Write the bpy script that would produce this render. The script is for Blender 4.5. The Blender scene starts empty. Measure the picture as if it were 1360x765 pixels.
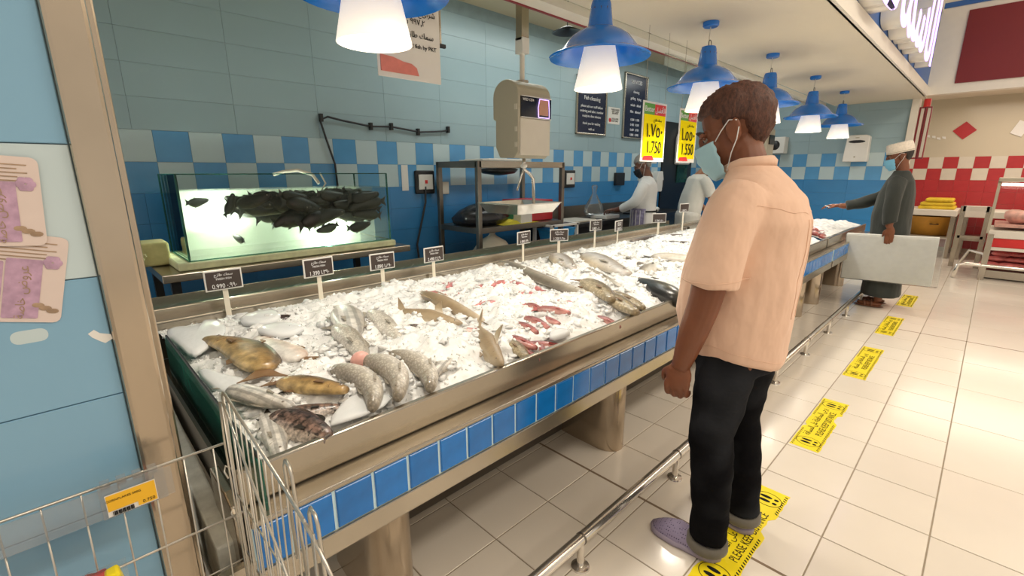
import bpy, bmesh, math, random
import numpy as np
from mathutils import Vector, Matrix, noise

SC = bpy.context.scene
COL = SC.collection
PI = math.pi
random.seed(7)

# ------------------------------------------------------------------ camera
cam_d = bpy.data.cameras.new('camera'); cam = bpy.data.objects.new('camera', cam_d); COL.objects.link(cam)
Rw = [[0.7132085, -0.70094592, -0.00290626], [-0.17147708, -0.17045377, -0.97033042], [0.67965377, 0.69254626, -0.24176524]]
cam.matrix_world = Matrix(((Rw[0][0], -Rw[1][0], -Rw[2][0], 0), (Rw[0][1], -Rw[1][1], -Rw[2][1], 0),
                           (Rw[0][2], -Rw[1][2], -Rw[2][2], 1.43), (0, 0, 0, 1)))
cam_d.lens = 616.4 / 1360 * 36; cam_d.sensor_width = 36; cam_d.clip_start = 0.02; cam_d.clip_end = 60
SC.camera = cam

# ------------------------------------------------------------------ world, light, exposure
W = bpy.data.worlds.new('world'); SC.world = W; W.use_nodes = True
W.node_tree.nodes['Background'].inputs[0].default_value = (1.0, 0.91, 0.79, 1)
W.node_tree.nodes['Background'].inputs[1].default_value = 0.58
def area(name, loc, size, energy, col=(1, .9, .76), rot=(0, 0, 0)):
    l = bpy.data.lights.new(name, 'AREA'); l.shape = 'RECTANGLE'; l.size, l.size_y = size; l.energy = energy; l.color = col
    o = bpy.data.objects.new(name, l); o.location = loc; o.rotation_euler = rot; COL.objects.link(o); return o
area('hall_ceiling_light', (1.5, -1.6, 4.1), (6, .5), 78)
area('hall_ceiling_light', (5.5, -1.6, 4.1), (6, .5), 78)
area('hall_ceiling_light', (3.5, -3.8, 4.1), (8, .5), 55)
area('kitchen_ceiling_light', (3.7, 3.1, 2.98), (2.6, .25), 19, (.95, 1, .95))
area('kitchen_ceiling_light', (7.0, 2.9, 2.98), (2.0, .25), 15, (.95, 1, .97))
area('meat_section_light', (10.3, -.6, 2.55), (1.6, 2.4), 36, (1, .86, .72))
SC.view_settings.view_transform = 'Standard'; SC.view_settings.look = 'None'
SC.view_settings.exposure = 0.22; SC.view_settings.gamma = 1.0; SC.view_settings.use_curve_mapping = False

# ------------------------------------------------------------------ materials
MAT = {}
def new_mat(name):
    m = bpy.data.materials.new(name); m.use_nodes = True; MAT[name] = m
    nt = m.node_tree; return m, nt, nt.nodes['Principled BSDF']
def L(nt, a, b): nt.links.new(a, b)
def node(nt, t, **kw):
    n = nt.nodes.new(t)
    for k, v in kw.items():
        if k in n.inputs.keys() if isinstance(k, str) else False: n.inputs[k].default_value = v
        else: setattr(n, k, v)
    return n
def coords(nt, scale=(1, 1, 1), kind='Object'):
    tc = nt.nodes.new('ShaderNodeTexCoord'); mp = nt.nodes.new('ShaderNodeMapping'); mp.inputs['Scale'].default_value = scale
    L(nt, tc.outputs[kind], mp.inputs[0]); return mp.outputs[0]
def ramp(nt, fac, stops):
    r = nt.nodes.new('ShaderNodeValToRGB'); el = r.color_ramp.elements
    while len(el) < len(stops): el.new(.5)
    for e, (p, c) in zip(el, stops): e.position = p; e.color = (*c, 1) if len(c) == 3 else c
    L(nt, fac, r.inputs[0]); return r.outputs[0]
def bump(nt, p, h, strength=.3, dist=.002):
    b = nt.nodes.new('ShaderNodeBump'); b.inputs['Strength'].default_value = strength; b.inputs['Distance'].default_value = dist
    L(nt, h, b.inputs['Height']); L(nt, b.outputs[0], p.inputs['Normal'])
def noise_n(nt, vec, scale, detail=3, rough=.55):
    n = nt.nodes.new('ShaderNodeTexNoise'); n.inputs['Scale'].default_value = scale; n.inputs['Detail'].default_value = detail
    n.inputs['Roughness'].default_value = rough; L(nt, vec, n.inputs['Vector']); return n.outputs[0]
def plain(name, col, rough=.5, metal=0, var=.08, nscale=9, spec=None, bumpy=0, kind='Object', coat=0, sss=0, emit=None, estr=0, rnd=0, sc=(1, 1, 1), bscale=60):
    m, nt, p = new_mat(name)
    v = coords(nt, sc, kind); n = noise_n(nt, v, nscale)
    lo = tuple(max(0, c * (1 - var)) for c in col); hi = tuple(min(1, c * (1 + var)) for c in col)
    c = ramp(nt, n, [(.3, lo), (.7, hi)])
    if rnd:
        oi = nt.nodes.new('ShaderNodeObjectInfo'); hs = nt.nodes.new('ShaderNodeHueSaturation')
        mr = nt.nodes.new('ShaderNodeMapRange'); mr.inputs[3].default_value = 1 - rnd; mr.inputs[4].default_value = 1 + rnd
        L(nt, oi.outputs['Random'], mr.inputs[0]); L(nt, mr.outputs[0], hs.inputs['Value']); L(nt, c, hs.inputs['Color']); c = hs.outputs[0]
    L(nt, c, p.inputs['Base Color'])
    p.inputs['Roughness'].default_value = rough; p.inputs['Metallic'].default_value = metal
    if spec is not None: p.inputs['Specular IOR Level'].default_value = spec
    if coat: p.inputs['Coat Weight'].default_value = coat; p.inputs['Coat Roughness'].default_value = .1
    if sss: p.inputs['Subsurface Weight'].default_value = sss; p.inputs['Subsurface Scale'].default_value = .02
    if bumpy: bump(nt, p, noise_n(nt, v, bscale), bumpy)
    if emit: p.inputs['Emission Color'].default_value = (*emit, 1); p.inputs['Emission Strength'].default_value = estr
    return m
def steel(name, col=(.5, .44, .35), rough=.3, stretch=(1, 60, 60)):
    m, nt, p = new_mat(name)
    v = coords(nt, stretch); n = noise_n(nt, v, 4, 4)
    v2 = coords(nt); n2 = noise_n(nt, v2, 3, 4)
    c = ramp(nt, n2, [(.3, tuple(x * .86 for x in col)), (.7, tuple(min(1, x * 1.08) for x in col))])
    L(nt, c, p.inputs['Base Color']); p.inputs['Metallic'].default_value = .88
    mr = nt.nodes.new('ShaderNodeMapRange'); mr.inputs[3].default_value = rough * .88; mr.inputs[4].default_value = rough * 1.15
    L(nt, n, mr.inputs[0]); L(nt, mr.outputs[0], p.inputs['Roughness']); bump(nt, p, n, .02, .001)
    return m
def clear(name, tint=(.9, .97, .95), alpha_mix=.12, rough=.03, diff=None):
    # thin clear sheet: mostly transparent with a fresnel gloss, optional milky share
    m = bpy.data.materials.new(name); m.use_nodes = True; MAT[name] = m; nt = m.node_tree; nt.nodes.clear()
    out = nt.nodes.new('ShaderNodeOutputMaterial'); tr = nt.nodes.new('ShaderNodeBsdfTransparent'); tr.inputs[0].default_value = (*tint, 1)
    gl = nt.nodes.new('ShaderNodeBsdfGlossy'); gl.inputs['Roughness'].default_value = rough
    lw = nt.nodes.new('ShaderNodeLayerWeight'); lw.inputs[0].default_value = alpha_mix
    mx = nt.nodes.new('ShaderNodeMixShader'); L(nt, lw.outputs['Fresnel'], mx.inputs[0]); L(nt, tr.outputs[0], mx.inputs[1]); L(nt, gl.outputs[0], mx.inputs[2])
    res = mx.outputs[0]
    if diff:
        d = nt.nodes.new('ShaderNodeBsdfDiffuse'); d.inputs[0].default_value = (*diff[0], 1)
        t = nt.nodes.new('ShaderNodeBsdfTranslucent'); t.inputs[0].default_value = (*diff[0], 1)
        a = nt.nodes.new('ShaderNodeMixShader'); a.inputs[0].default_value = .5; L(nt, d.outputs[0], a.inputs[1]); L(nt, t.outputs[0], a.inputs[2])
        b = nt.nodes.new('ShaderNodeMixShader'); L(nt, res, b.inputs[1]); L(nt, a.outputs[0], b.inputs[2])
        v = coords(nt); n = noise_n(nt, v, diff[2] if len(diff) > 2 else 5)
        mr = nt.nodes.new('ShaderNodeMapRange'); mr.inputs[1].default_value = .3; mr.inputs[2].default_value = .7; mr.inputs[3].default_value = diff[1] * .6; mr.inputs[4].default_value = min(1, diff[1] * 1.4)
        L(nt, n, mr.inputs[0]); L(nt, mr.outputs[0], b.inputs[0]); res = b.outputs[0]
    L(nt, res, out.inputs[0]); return m

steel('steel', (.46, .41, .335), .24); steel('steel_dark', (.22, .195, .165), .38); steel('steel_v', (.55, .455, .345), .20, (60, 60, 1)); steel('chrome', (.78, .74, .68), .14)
steel('wire', (.66, .62, .55), .3, (1, 1, 1))
plain('floor_tile', (.80, .73, .635), .2, var=.03, nscale=2, rnd=.025, coat=.25)
plain('grout', (.33, .27, .20), .9); plain('joint_brown', (.24, .17, .11), .9)
plain('grout_wall', (.26, .36, .40), .6)
plain('grout_cyan', (.66, .86, .88), .5); plain('tank_base', (.66, .68, .42), .6, var=.15, nscale=14)
plain('tile_upper', (.325, .45, .50), .3, var=.05, nscale=1, rnd=.012)
plain('tile_pale', (.50, .63, .67), .22, var=.03, nscale=2, rnd=.03)
plain('tile_blue', (.10, .33, .62), .2, var=.07, nscale=3, rnd=.06)
plain('tile_field', (.05, .25, .55), .25, var=.06, nscale=2, rnd=.03)
plain('tile_front', (.23, .43, .60), .2, var=.03, nscale=2, rnd=.01)
plain('tile_front_pale', (.55, .66, .69), .2, var=.03, nscale=2)
plain('tile_strip', (.006, .17, .55), .16, var=.10, nscale=18, rnd=.07, coat=.15)
plain('tile_red', (.46, .035, .04), .2, var=.05, rnd=.05)
plain('tile_cream', (.70, .64, .54), .2, var=.03, rnd=.03)
plain('wall_cream', (.62, .55, .42), .25, var=.04, nscale=1)
plain('ceil', (.74, .67, .55), .8, var=.03, nscale=1)
plain('white_trim', (.82, .77, .68), .5, var=.02)
plain('ceil_kitchen', (.55, .50, .36), .8, var=.03, nscale=1)
plain('fascia_blue', (.03, .13, .42), .4, var=.04, nscale=1)
plain('fascia_red', (.19, .012, .016), .5, var=.05, nscale=1)
plain('lamp_blue', (.008, .19, .72), .25, var=.04, coat=.5)
plain('lamp_cord', (.75, .7, .6), .5)
plain('black', (.012, .012, .014), .35); plain('rubber', (.03, .03, .03), .7); plain('dark_navy', (.012, .018, .05), .25)
plain('white', (.80, .78, .74), .4, var=.02); plain('white_gloss', (.82, .80, .76), .15, var=.02)
plain('beige_plastic', (.47, .43, .33), .4, var=.04, nscale=3); plain('beige_light', (.66, .61, .52), .4, var=.02)
plain('yellow', (.90, .72, .01), .4, var=.04); plain('price_yellow', (.95, .78, .0), .7, var=.02, spec=.1); plain('label_orange', (.90, .50, .02), .5, var=.03)
plain('tag_green', (.10, .35, .05), .4); plain('tag_red', (.70, .03, .03), .4); plain('print_black', (.015, .015, .015), .8, var=0, spec=.1)
plain('print_white', (.85, .85, .85), .5, var=0); plain('tag_frame', (.72, .70, .66), .4); plain('tag_dark', (.05, .035, .03), .35)
plain('stake', (.76, .70, .58), .3)
plain('foam', (.90, .90, .87), .6, var=.015, bumpy=.08, bscale=160)
plain('foam_grey', (.60, .62, .58), .7, var=.15, nscale=30, bumpy=.6, bscale=90)
plain('rust_yellow', (.52, .47, .22), .6, var=.2, nscale=12)
plain('cable', (.03, .03, .035), .5); plain('red_plastic', (.55, .02, .03), .35); plain('blue_plastic', (.03, .32, .72), .35)
plain('green_cloth', (.04, .25, .08), .8); plain('yellow_cloth', (.75, .65, .05), .8); plain('dark_bag', (.02, .02, .025), .25, bumpy=.5)
plain('maroon', (.25, .02, .03), .5); plain('meat', (.62, .18, .17), .35, var=.35, nscale=14); plain('meat_pale', (.72, .38, .33), .35, var=.25, nscale=12)
plain('green_veg', (.12, .45, .05), .5, var=.3, nscale=20); plain('yellow_bag', (.80, .56, .03), .4, var=.12, nscale=8, bumpy=.5, bscale=20)
plain('orange_bucket', (.62, .30, .04), .5)
plain('paper_pink', (.72, .60, .55), .5, var=.04); plain('paper_purple', (.50, .32, .45), .5, var=.2, nscale=60); plain('paper_brown', (.38, .26, .17), .6, var=.25, nscale=50)
plain('notice_white', (.78, .76, .72), .25, var=.02); plain('salmon', (.72, .22, .18), .5, var=.1, nscale=20)
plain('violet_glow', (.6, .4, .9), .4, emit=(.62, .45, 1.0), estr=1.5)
plain('screen_orange', (.55, .28, .18), .3); plain('screen_black', (.01, .01, .012), .15)
clear('glass', (.965, .985, .975), .08); clear('glass_edge', (.35, .62, .55), .3, .05, ((.1, .35, .28), .35))
clear('water', (.95, .975, .95), .04, .02, ((.80, .88, .78), .05, 3)); clear('plastic_film', (.96, .97, .97), .22, .12, ((.85, .87, .85), .12, 12))
clear('acrylic', (.95, .95, .95), .3, .05, ((.8, .8, .8), .2)); clear('fog', (.95, .96, .94), .03, .4, ((.82, .88, .80), .16, 4))
plain('murk', (.70, .78, .66), .5, var=.10, nscale=3)

def ice_mat():
    m, nt, p = new_mat('ice')
    v = coords(nt); n = noise_n(nt, v, 55, 4, .65); n2 = noise_n(nt, v, 4)
    c = ramp(nt, n2, [(.35, (.74, .75, .75)), (.65, (.86, .86, .84))]); L(nt, c, p.inputs['Base Color'])
    p.inputs['Roughness'].default_value = .24; p.inputs['Subsurface Weight'].default_value = .12; p.inputs['Subsurface Radius'].default_value = (1, 1, 1); p.inputs['Subsurface Scale'].default_value = .02
    bump(nt, p, n, .6, .006)
ice_mat()
m, nt, p = new_mat('ice_clear'); p.inputs['Base Color'].default_value = (.80, .82, .83, 1); p.inputs['Roughness'].default_value = .12
p.inputs['Transmission Weight'].default_value = .12; p.inputs['IOR'].default_value = 1.2; bump(nt, p, noise_n(nt, coords(nt), 30), .3, .004)

def shade_mat():
    # frosted glass of the pendant lamps: lit from inside by its bulb
    m, nt, p = new_mat('lamp_glass')
    p.inputs['Base Color'].default_value = (.93, .88, .80, 1); p.inputs['Roughness'].default_value = .4
    tc = nt.nodes.new('ShaderNodeTexCoord'); sx = nt.nodes.new('ShaderNodeSeparateXYZ'); L(nt, tc.outputs['Object'], sx.inputs[0])
    mr = nt.nodes.new('ShaderNodeMapRange'); mr.inputs[1].default_value = -.15; mr.inputs[2].default_value = .02; mr.inputs[3].default_value = .72; mr.inputs[4].default_value = .32
    L(nt, sx.outputs[2], mr.inputs[0]); p.inputs['Emission Color'].default_value = (1, .86, .70, 1); L(nt, mr.outputs[0], p.inputs['Emission Strength'])
shade_mat()
plain('bulb', (1, .95, .85), .5, emit=(1, .92, .78), estr=7)

def fish_mat(name, back, side, belly, scale=0, mott=.25, mscale=9, rough=.28, stripes=0):
    m, nt, p = new_mat(name)
    tc = nt.nodes.new('ShaderNodeTexCoord'); sx = nt.nodes.new('ShaderNodeSeparateXYZ'); L(nt, tc.outputs['Generated'], sx.inputs[0])
    c = ramp(nt, sx.outputs[1], [(.08, belly), (.42, side), (.8, back)])
    v = coords(nt, (1, 1, 1), 'Object'); n = noise_n(nt, v, mscale * 3, 4)
    mrn = ramp(nt, n, [(.35, (1 - mott,) * 3), (.7, (1 + mott,) * 3)])
    mx = nt.nodes.new('ShaderNodeMixRGB'); mx.blend_type = 'MULTIPLY'; mx.inputs[0].default_value = 1; L(nt, c, mx.inputs[1]); L(nt, mrn, mx.inputs[2]); c = mx.outputs[0]
    if scale:
        vv = coords(nt, (1, 1.3, 1), 'Object'); vo = nt.nodes.new('ShaderNodeTexVoronoi'); vo.inputs['Scale'].default_value = scale; L(nt, vv, vo.inputs['Vector'])
        r2 = ramp(nt, vo.outputs['Distance'], [(.1, (1.2, 1.2, 1.2)), (.6, (.66, .64, .61))])
        m2 = nt.nodes.new('ShaderNodeMixRGB'); m2.blend_type = 'MULTIPLY'; m2.inputs[0].default_value = .8; L(nt, c, m2.inputs[1]); L(nt, r2, m2.inputs[2]); c = m2.outputs[0]
        bump(nt, p, vo.outputs['Distance'], .6, .002)
    if stripes:
        wv = nt.nodes.new('ShaderNodeTexWave'); wv.bands_direction = 'Y'; wv.inputs['Scale'].default_value = stripes; wv.inputs['Distortion'].default_value = 1; L(nt, v, wv.inputs['Vector'])
        r3 = ramp(nt, wv.outputs[0], [(.3, (.6, .6, .6)), (.6, (1.1, 1.1, 1.1))])
        m3 = nt.nodes.new('ShaderNodeMixRGB'); m3.blend_type = 'MULTIPLY'; m3.inputs[0].default_value = .8; L(nt, c, m3.inputs[1]); L(nt, r3, m3.inputs[2]); c = m3.outputs[0]
    L(nt, c, p.inputs['Base Color']); p.inputs['Roughness'].default_value = rough; p.inputs['Coat Weight'].default_value = .3; p.inputs['Coat Roughness'].default_value = .18
    if not scale: bump(nt, p, noise_n(nt, coords(nt, (1, 1, 1)), 140, 3), .35, .003)
    return m
fish_mat('f_tan', (.04, .028, .024), (.33, .20, .07), (.50, .36, .16), mott=.45)
fish_mat('f_mottle', (.05, .03, .03), (.22, .14, .11), (.62, .56, .5), mott=.9, mscale=22)
fish_mat('f_silver', (.42, .39, .34), (.68, .66, .62), (.82, .79, .75), scale=0, stripes=9)
fish_mat('f_mullet', (.34, .30, .24), (.66, .62, .55), (.86, .82, .76), scale=105, mott=.12)
fish_mat('f_white', (.60, .45, .36), (.74, .71, .66), (.85, .82, .78))
fish_mat('f_shark', (.30, .22, .13), (.42, .33, .21), (.70, .62, .5), mott=.1, rough=.4)
fish_mat('f_red', (.22, .04, .04), (.36, .10, .09), (.58, .32, .28), mott=.35)
fish_mat('f_pink', (.50, .16, .16), (.60, .28, .26), (.75, .55, .5), mott=.3)
fish_mat('f_king', (.20, .17, .13), (.42, .38, .31), (.66, .62, .55), mott=.15)
fish_mat('f_bream', (.28, .22, .15), (.58, .56, .54), (.62, .52, .38), mott=.15)
fish_mat('f_olive', (.16, .12, .07), (.36, .29, .17), (.55, .47, .33), mott=.2, scale=60)
fish_mat('f_black', (.02, .02, .02), (.07, .065, .05), (.35, .32, .26), mott=.2)
fish_mat('f_carp', (.006, .005, .004), (.018, .013, .008), (.07, .05, .032), mott=.5, rough=.45)
fish_mat('f_eel', (.03, .025, .02), (.08, .06, .05), (.2, .17, .14))
plain('fin_tan', (.20, .11, .05), .4, var=.2); plain('fin_grey', (.30, .27, .22), .4, var=.2); plain('fin_dark', (.03, .025, .02), .4); plain('fin_red', (.38, .07, .06), .4, var=.2)
plain('eye_white', (.30, .25, .21), .2); plain('eye_dark', (.01, .01, .01), .1)
plain('skin_brown', (.205, .072, .034), .42, var=.10, nscale=14, sss=.08, spec=.4)
plain('skin_tan', (.34, .155, .085), .45, var=.10, nscale=14, sss=.1)
plain('skin_dark', (.16, .07, .045), .45, var=.1, nscale=14, sss=.05)
def hair(name, c1, c2):
    m, nt, p = new_mat(name); v = coords(nt, (1, 1, .35)); n = noise_n(nt, v, 120, 5, .7)
    L(nt, ramp(nt, n, [(.35, c1), (.7, c2)]), p.inputs['Base Color']); p.inputs['Roughness'].default_value = .6; bump(nt, p, n, .9, .004)
hair('hair_brown', (.035, .012, .008), (.15, .055, .03)); hair('hair_black', (.012, .01, .01), (.05, .04, .035)); hair('hair_net', (.16, .15, .14), (.32, .3, .28))
def cloth(name, col, var=.05, weave=260, wr=.35, ns=5):
    m, nt, p = new_mat(name); v = coords(nt); n = noise_n(nt, v, ns, 3)
    c = ramp(nt, n, [(.3, tuple(x * (1 - var) for x in col)), (.7, tuple(min(1, x * (1 + var)) for x in col))]); L(nt, c, p.inputs['Base Color'])
    p.inputs['Roughness'].default_value = .85; p.inputs['Sheen Weight'].default_value = .15
    n2 = noise_n(nt, coords(nt, (1, 1, .6)), 9, 3); bump(nt, p, n2, wr, .02); return m
cloth('shirt_salmon', (.80, .53, .385), .04, wr=.75); cloth('dishdasha', (.026, .031, .027), .12); cloth('white_coat', (.70, .70, .70), .03); cloth('white_tee', (.72, .70, .64), .03)
cloth('mask_blue', (.40, .66, .76), .03, wr=.1); cloth('mask_blue2', (.20, .52, .74), .03, wr=.1); cloth('cap_white', (.80, .72, .62), .1, ns=60); cloth('strap_white', (.8, .8, .8), .02)
cloth('apron_stripe', (.22, .2, .32), .4, ns=30); cloth('denim_cuff', (.14, .125, .10), .1)
def jeans():
    m, nt, p = new_mat('jeans'); v = coords(nt); n = noise_n(nt, v, 3, 2); n3 = noise_n(nt, coords(nt, (1, 1, .3)), 90, 3)
    c = ramp(nt, n, [(.45, (.004, .004, .005)), (.75, (.040, .043, .050))]); L(nt, c, p.inputs['Base Color']); p.inputs['Roughness'].default_value = .95; p.inputs['Specular IOR Level'].default_value = .1
    bump(nt, p, noise_n(nt, coords(nt, (1, 1, 2.2)), 8, 3), .5, .02)
jeans()
def shoe_mat():
    m, nt, p = new_mat('clog'); v = coords(nt); vo = nt.nodes.new('ShaderNodeTexVoronoi'); vo.inputs['Scale'].default_value = 110; vo.inputs['Randomness'].default_value = .15; L(nt, v, vo.inputs['Vector'])
    L(nt, ramp(nt, vo.outputs['Distance'], [(.22, (.06, .045, .10)), (.3, (.30, .25, .38))]), p.inputs['Base Color']); p.inputs['Roughness'].default_value = .6
    bump(nt, p, vo.outputs['Distance'], .5, .002)
shoe_mat(); plain('clog_sole', (.33, .28, .36), .6, var=.06); plain('leather', (.16, .06, .03), .5)

# ------------------------------------------------------------------ mesh builder
class MB:
    def __init__(s): s.v = []; s.f = []; s.mi = []; s.cur = 0
    def add(s, vs, fs):
        b = len(s.v); s.v += [tuple(v) for v in vs]; s.f += [tuple(b + i for i in f) for f in fs]; s.mi += [s.cur] * len(fs); return s
    def mat(s, i): s.cur = i; return s
    def box(s, c, d, M=None):
        x, y, z = d[0] / 2, d[1] / 2, d[2] / 2
        vs = [Vector((a * x, b * y, e * z)) for a in (-1, 1) for b in (-1, 1) for e in (-1, 1)]
        vs = [(M @ v if M else v) + Vector(c) for v in vs]
        return s.add(vs, [(0, 1, 3, 2), (4, 6, 7, 5), (0, 4, 5, 1), (2, 3, 7, 6), (0, 2, 6, 4), (1, 5, 7, 3)])
    def bb(s, lo, hi): return s.box([(a + b) / 2 for a, b in zip(lo, hi)], [b - a for a, b in zip(lo, hi)])
    def rings(s, rs, cap=True):
        n = len(rs[0]); vs = [p for r in rs for p in r]; fs = []
        for i in range(len(rs) - 1):
            for j in range(n): a = i * n + j; b = i * n + (j + 1) % n; fs.append((a, b, b + n, a + n))
        if cap: fs.append(tuple(reversed(range(n)))); fs.append(tuple(range((len(rs) - 1) * n, len(rs) * n)))
        return s.add(vs, fs)
    def tube(s, pts, r, n=8, cap=True, flat=1):
        pts = [Vector(p) for p in pts]; rr = r if isinstance(r, (list, tuple)) else [r] * len(pts); rs = []; up = None
        for i, p in enumerate(pts):
            t = (pts[min(i + 1, len(pts) - 1)] - pts[max(i - 1, 0)]).normalized()
            if up is None: up = Vector((0, 0, 1)) if abs(t.z) < .9 else Vector((1, 0, 0))
            u = t.cross(up).normalized(); w = u.cross(t).normalized(); up = w
            rs.append([p + (u * math.cos(2 * PI * k / n) + w * math.sin(2 * PI * k / n) * flat) * rr[i] for k in range(n)])
        return s.rings(rs, cap)
    def lathe(s, prof, c=(0, 0, 0), n=24, cap=False):
        return s.rings([[Vector((c[0] + r * math.cos(2 * PI * k / n), c[1] + r * math.sin(2 * PI * k / n), c[2] + z)) for k in range(n)] for r, z in prof], cap)
    def cyl(s, a, b, r, r2=None, n=16): return s.tube([a, b], [r, r if r2 is None else r2], n)
    def ell(s, c, r, n=16, m=10, M=None):
        rs = []
        for i in range(1, m):
            th = PI * i / m
            ring = [Vector((r[0] * math.sin(th) * math.cos(2 * PI * k / n), r[1] * math.sin(th) * math.sin(2 * PI * k / n), r[2] * -math.cos(th))) for k in range(n)]
            rs.append([(M @ v if M else v) + Vector(c) for v in ring])
        return s.rings(rs)
    def prism(s, poly, a, b, ax='z'):
        def P(u, v, w): return {'z': (u, v, w), 'y': (u, w, v), 'x': (w, u, v)}[ax]
        n = len(poly); vs = [P(u, v, a) for u, v in poly] + [P(u, v, b) for u, v in poly]
        return s.add(vs, [tuple(reversed(range(n))), tuple(range(n, 2 * n))] + [(i, (i + 1) % n, (i + 1) % n + n, i + n) for i in range(n)])
    def mesh(s, name, mats, off=(0, 0, 0), smooth=False):
        me = bpy.data.meshes.new(name); o = Vector(off)
        me.from_pydata([Vector(v) - o for v in s.v], [], s.f)
        for m_ in (mats if isinstance(mats, (list, tuple)) else [mats]): me.materials.append(MAT[m_])
        me.polygons.foreach_set('material_index', s.mi)
        bm = bmesh.new(); bm.from_mesh(me); bmesh.ops.recalc_face_normals(bm, faces=bm.faces); bm.to_mesh(me); bm.free()
        if smooth: me.shade_smooth() if hasattr(me, 'shade_smooth') else me.polygons.foreach_set('use_smooth', [True] * len(me.polygons))
        return me
    def build(s, name, mats, parent=None, smooth=False, bev=0, origin=None, auto=None):
        # vertices are world coordinates; under a parent they are stored relative to it (roots built here are unrotated)
        off = Vector(origin) if origin is not None else (wloc(parent) if parent else Vector((0, 0, 0)))
        me = s.mesh(name, mats, off, smooth); o = bpy.data.objects.new(name, me); COL.objects.link(o)
        if parent: o.parent = parent; o.location = off - wloc(parent)
        else: o.location = off
        if bev:
            b = o.modifiers.new('bevel', 'BEVEL'); b.width = bev; b.segments = 2; b.limit_method = 'ANGLE'
        if auto:
            me.set_sharp_from_angle(angle=math.radians(auto))
        return o
def wloc(o):
    v = Vector(o.location)
    while o.parent: o = o.parent; v += Vector(o.location)
    return v
def tag(o, label=None, cat=None, group=None, kind=None):
    for k, v in (('label', label), ('category', cat), ('group', group), ('kind', kind)):
        if v: o[k] = v
    return o
def thing(name, label, cat, loc=(0, 0, 0), group=None, kind=None, rotz=0):
    o = bpy.data.objects.new(name, None); o.empty_display_size = .05; COL.objects.link(o); o.location = loc; o.rotation_euler = (0, 0, rotz); return tag(o, label, cat, group, kind)
def place(name, me, parent, loc=(0, 0, 0), M=None):
    o = bpy.data.objects.new(name, me); COL.objects.link(o); o.parent = parent; o.location = loc
    if M is not None: o.matrix_basis = Matrix.Translation(loc) @ M.to_4x4()
    return o
def copy_tree(o, parent=None):
    c = o.copy(); COL.objects.link(c)
    if parent: c.parent = parent
    for ch in list(o.children): copy_tree(ch, c)
    return c
# writing: x axis and up axis of the line of text
AR = {'ا': ('FE8D', 'FE8E', 0, 0), 'أ': ('FE83', 'FE84', 0, 0), 'إ': ('FE87', 'FE88', 0, 0), 'ة': ('FE93', 'FE94', 0, 0), 'د': ('FEA9', 'FEAA', 0, 0), 'ر': ('FEAD', 'FEAE', 0, 0), 'و': ('FEED', 'FEEE', 0, 0), 'ى': ('FEEF', 'FEF0', 0, 0)}
for ch_, b_ in zip('بتثجحخسشصضطظعغفقكلمنهي', (0xFE8F, 0xFE95, 0xFE99, 0xFE9D, 0xFEA1, 0xFEA5, 0xFEB1, 0xFEB5, 0xFEB9, 0xFEBD, 0xFEC1, 0xFEC5, 0xFEC9, 0xFECD, 0xFED1, 0xFED5, 0xFED9, 0xFEDD, 0xFEE1, 0xFEE5, 0xFEE9, 0xFEF1)):
    AR[ch_] = tuple('%X' % (b_ + k) for k in range(4))
def arabic(t):
    out = ''
    for i, ch in enumerate(t):
        if ch not in AR: out += ch; continue
        f = AR[ch]; pj = i > 0 and t[i - 1] in AR and AR[t[i - 1]][2]; nj = i < len(t) - 1 and t[i + 1] in AR and f[2]
        out += chr(int(f[3 if pj and nj else 1 if pj else 2 if nj else 0], 16))
    return out[::-1]
def text(name, body, size, loc, xa, up, mat, parent=None, ext=.0006, align='CENTER', sx=1.0, mats=None):
    cu = bpy.data.curves.new(name, 'FONT'); cu.body = body; cu.size = size; cu.extrude = ext; cu.align_x = align; cu.align_y = 'CENTER'; cu.resolution_u = 3
    t = bpy.data.objects.new(name, cu); COL.objects.link(t); dg = bpy.context.evaluated_depsgraph_get(); me = bpy.data.meshes.new_from_object(t.evaluated_get(dg))
    bpy.data.objects.remove(t); me.name = name; xa = Vector(xa).normalized(); up = Vector(up).normalized(); up = (up - xa * xa.dot(up)).normalized(); nz = xa.cross(up)
    M = Matrix((xa * sx, up, nz)).transposed(); off = wloc(parent) if parent else Vector((0, 0, 0))
    me.transform(M.to_4x4()); me.materials.clear(); me.materials.append(MAT[mat])
    o = bpy.data.objects.new(name, me); COL.objects.link(o); o.parent = parent; o.location = Vector(loc) - off; return o
def remesh(mb, vox, smooth=4, it2=0):
    me = mb.mesh('tmp', 'white'); o = bpy.data.objects.new('tmp', me); COL.objects.link(o)
    r = o.modifiers.new('r', 'REMESH'); r.mode = 'VOXEL'; r.voxel_size = vox
    if smooth: q = o.modifiers.new('s', 'SMOOTH'); q.iterations = smooth; q.factor = .6
    dg = bpy.context.evaluated_depsgraph_get(); out = bpy.data.meshes.new_from_object(o.evaluated_get(dg)); bpy.data.objects.remove(o)
    return out
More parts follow.
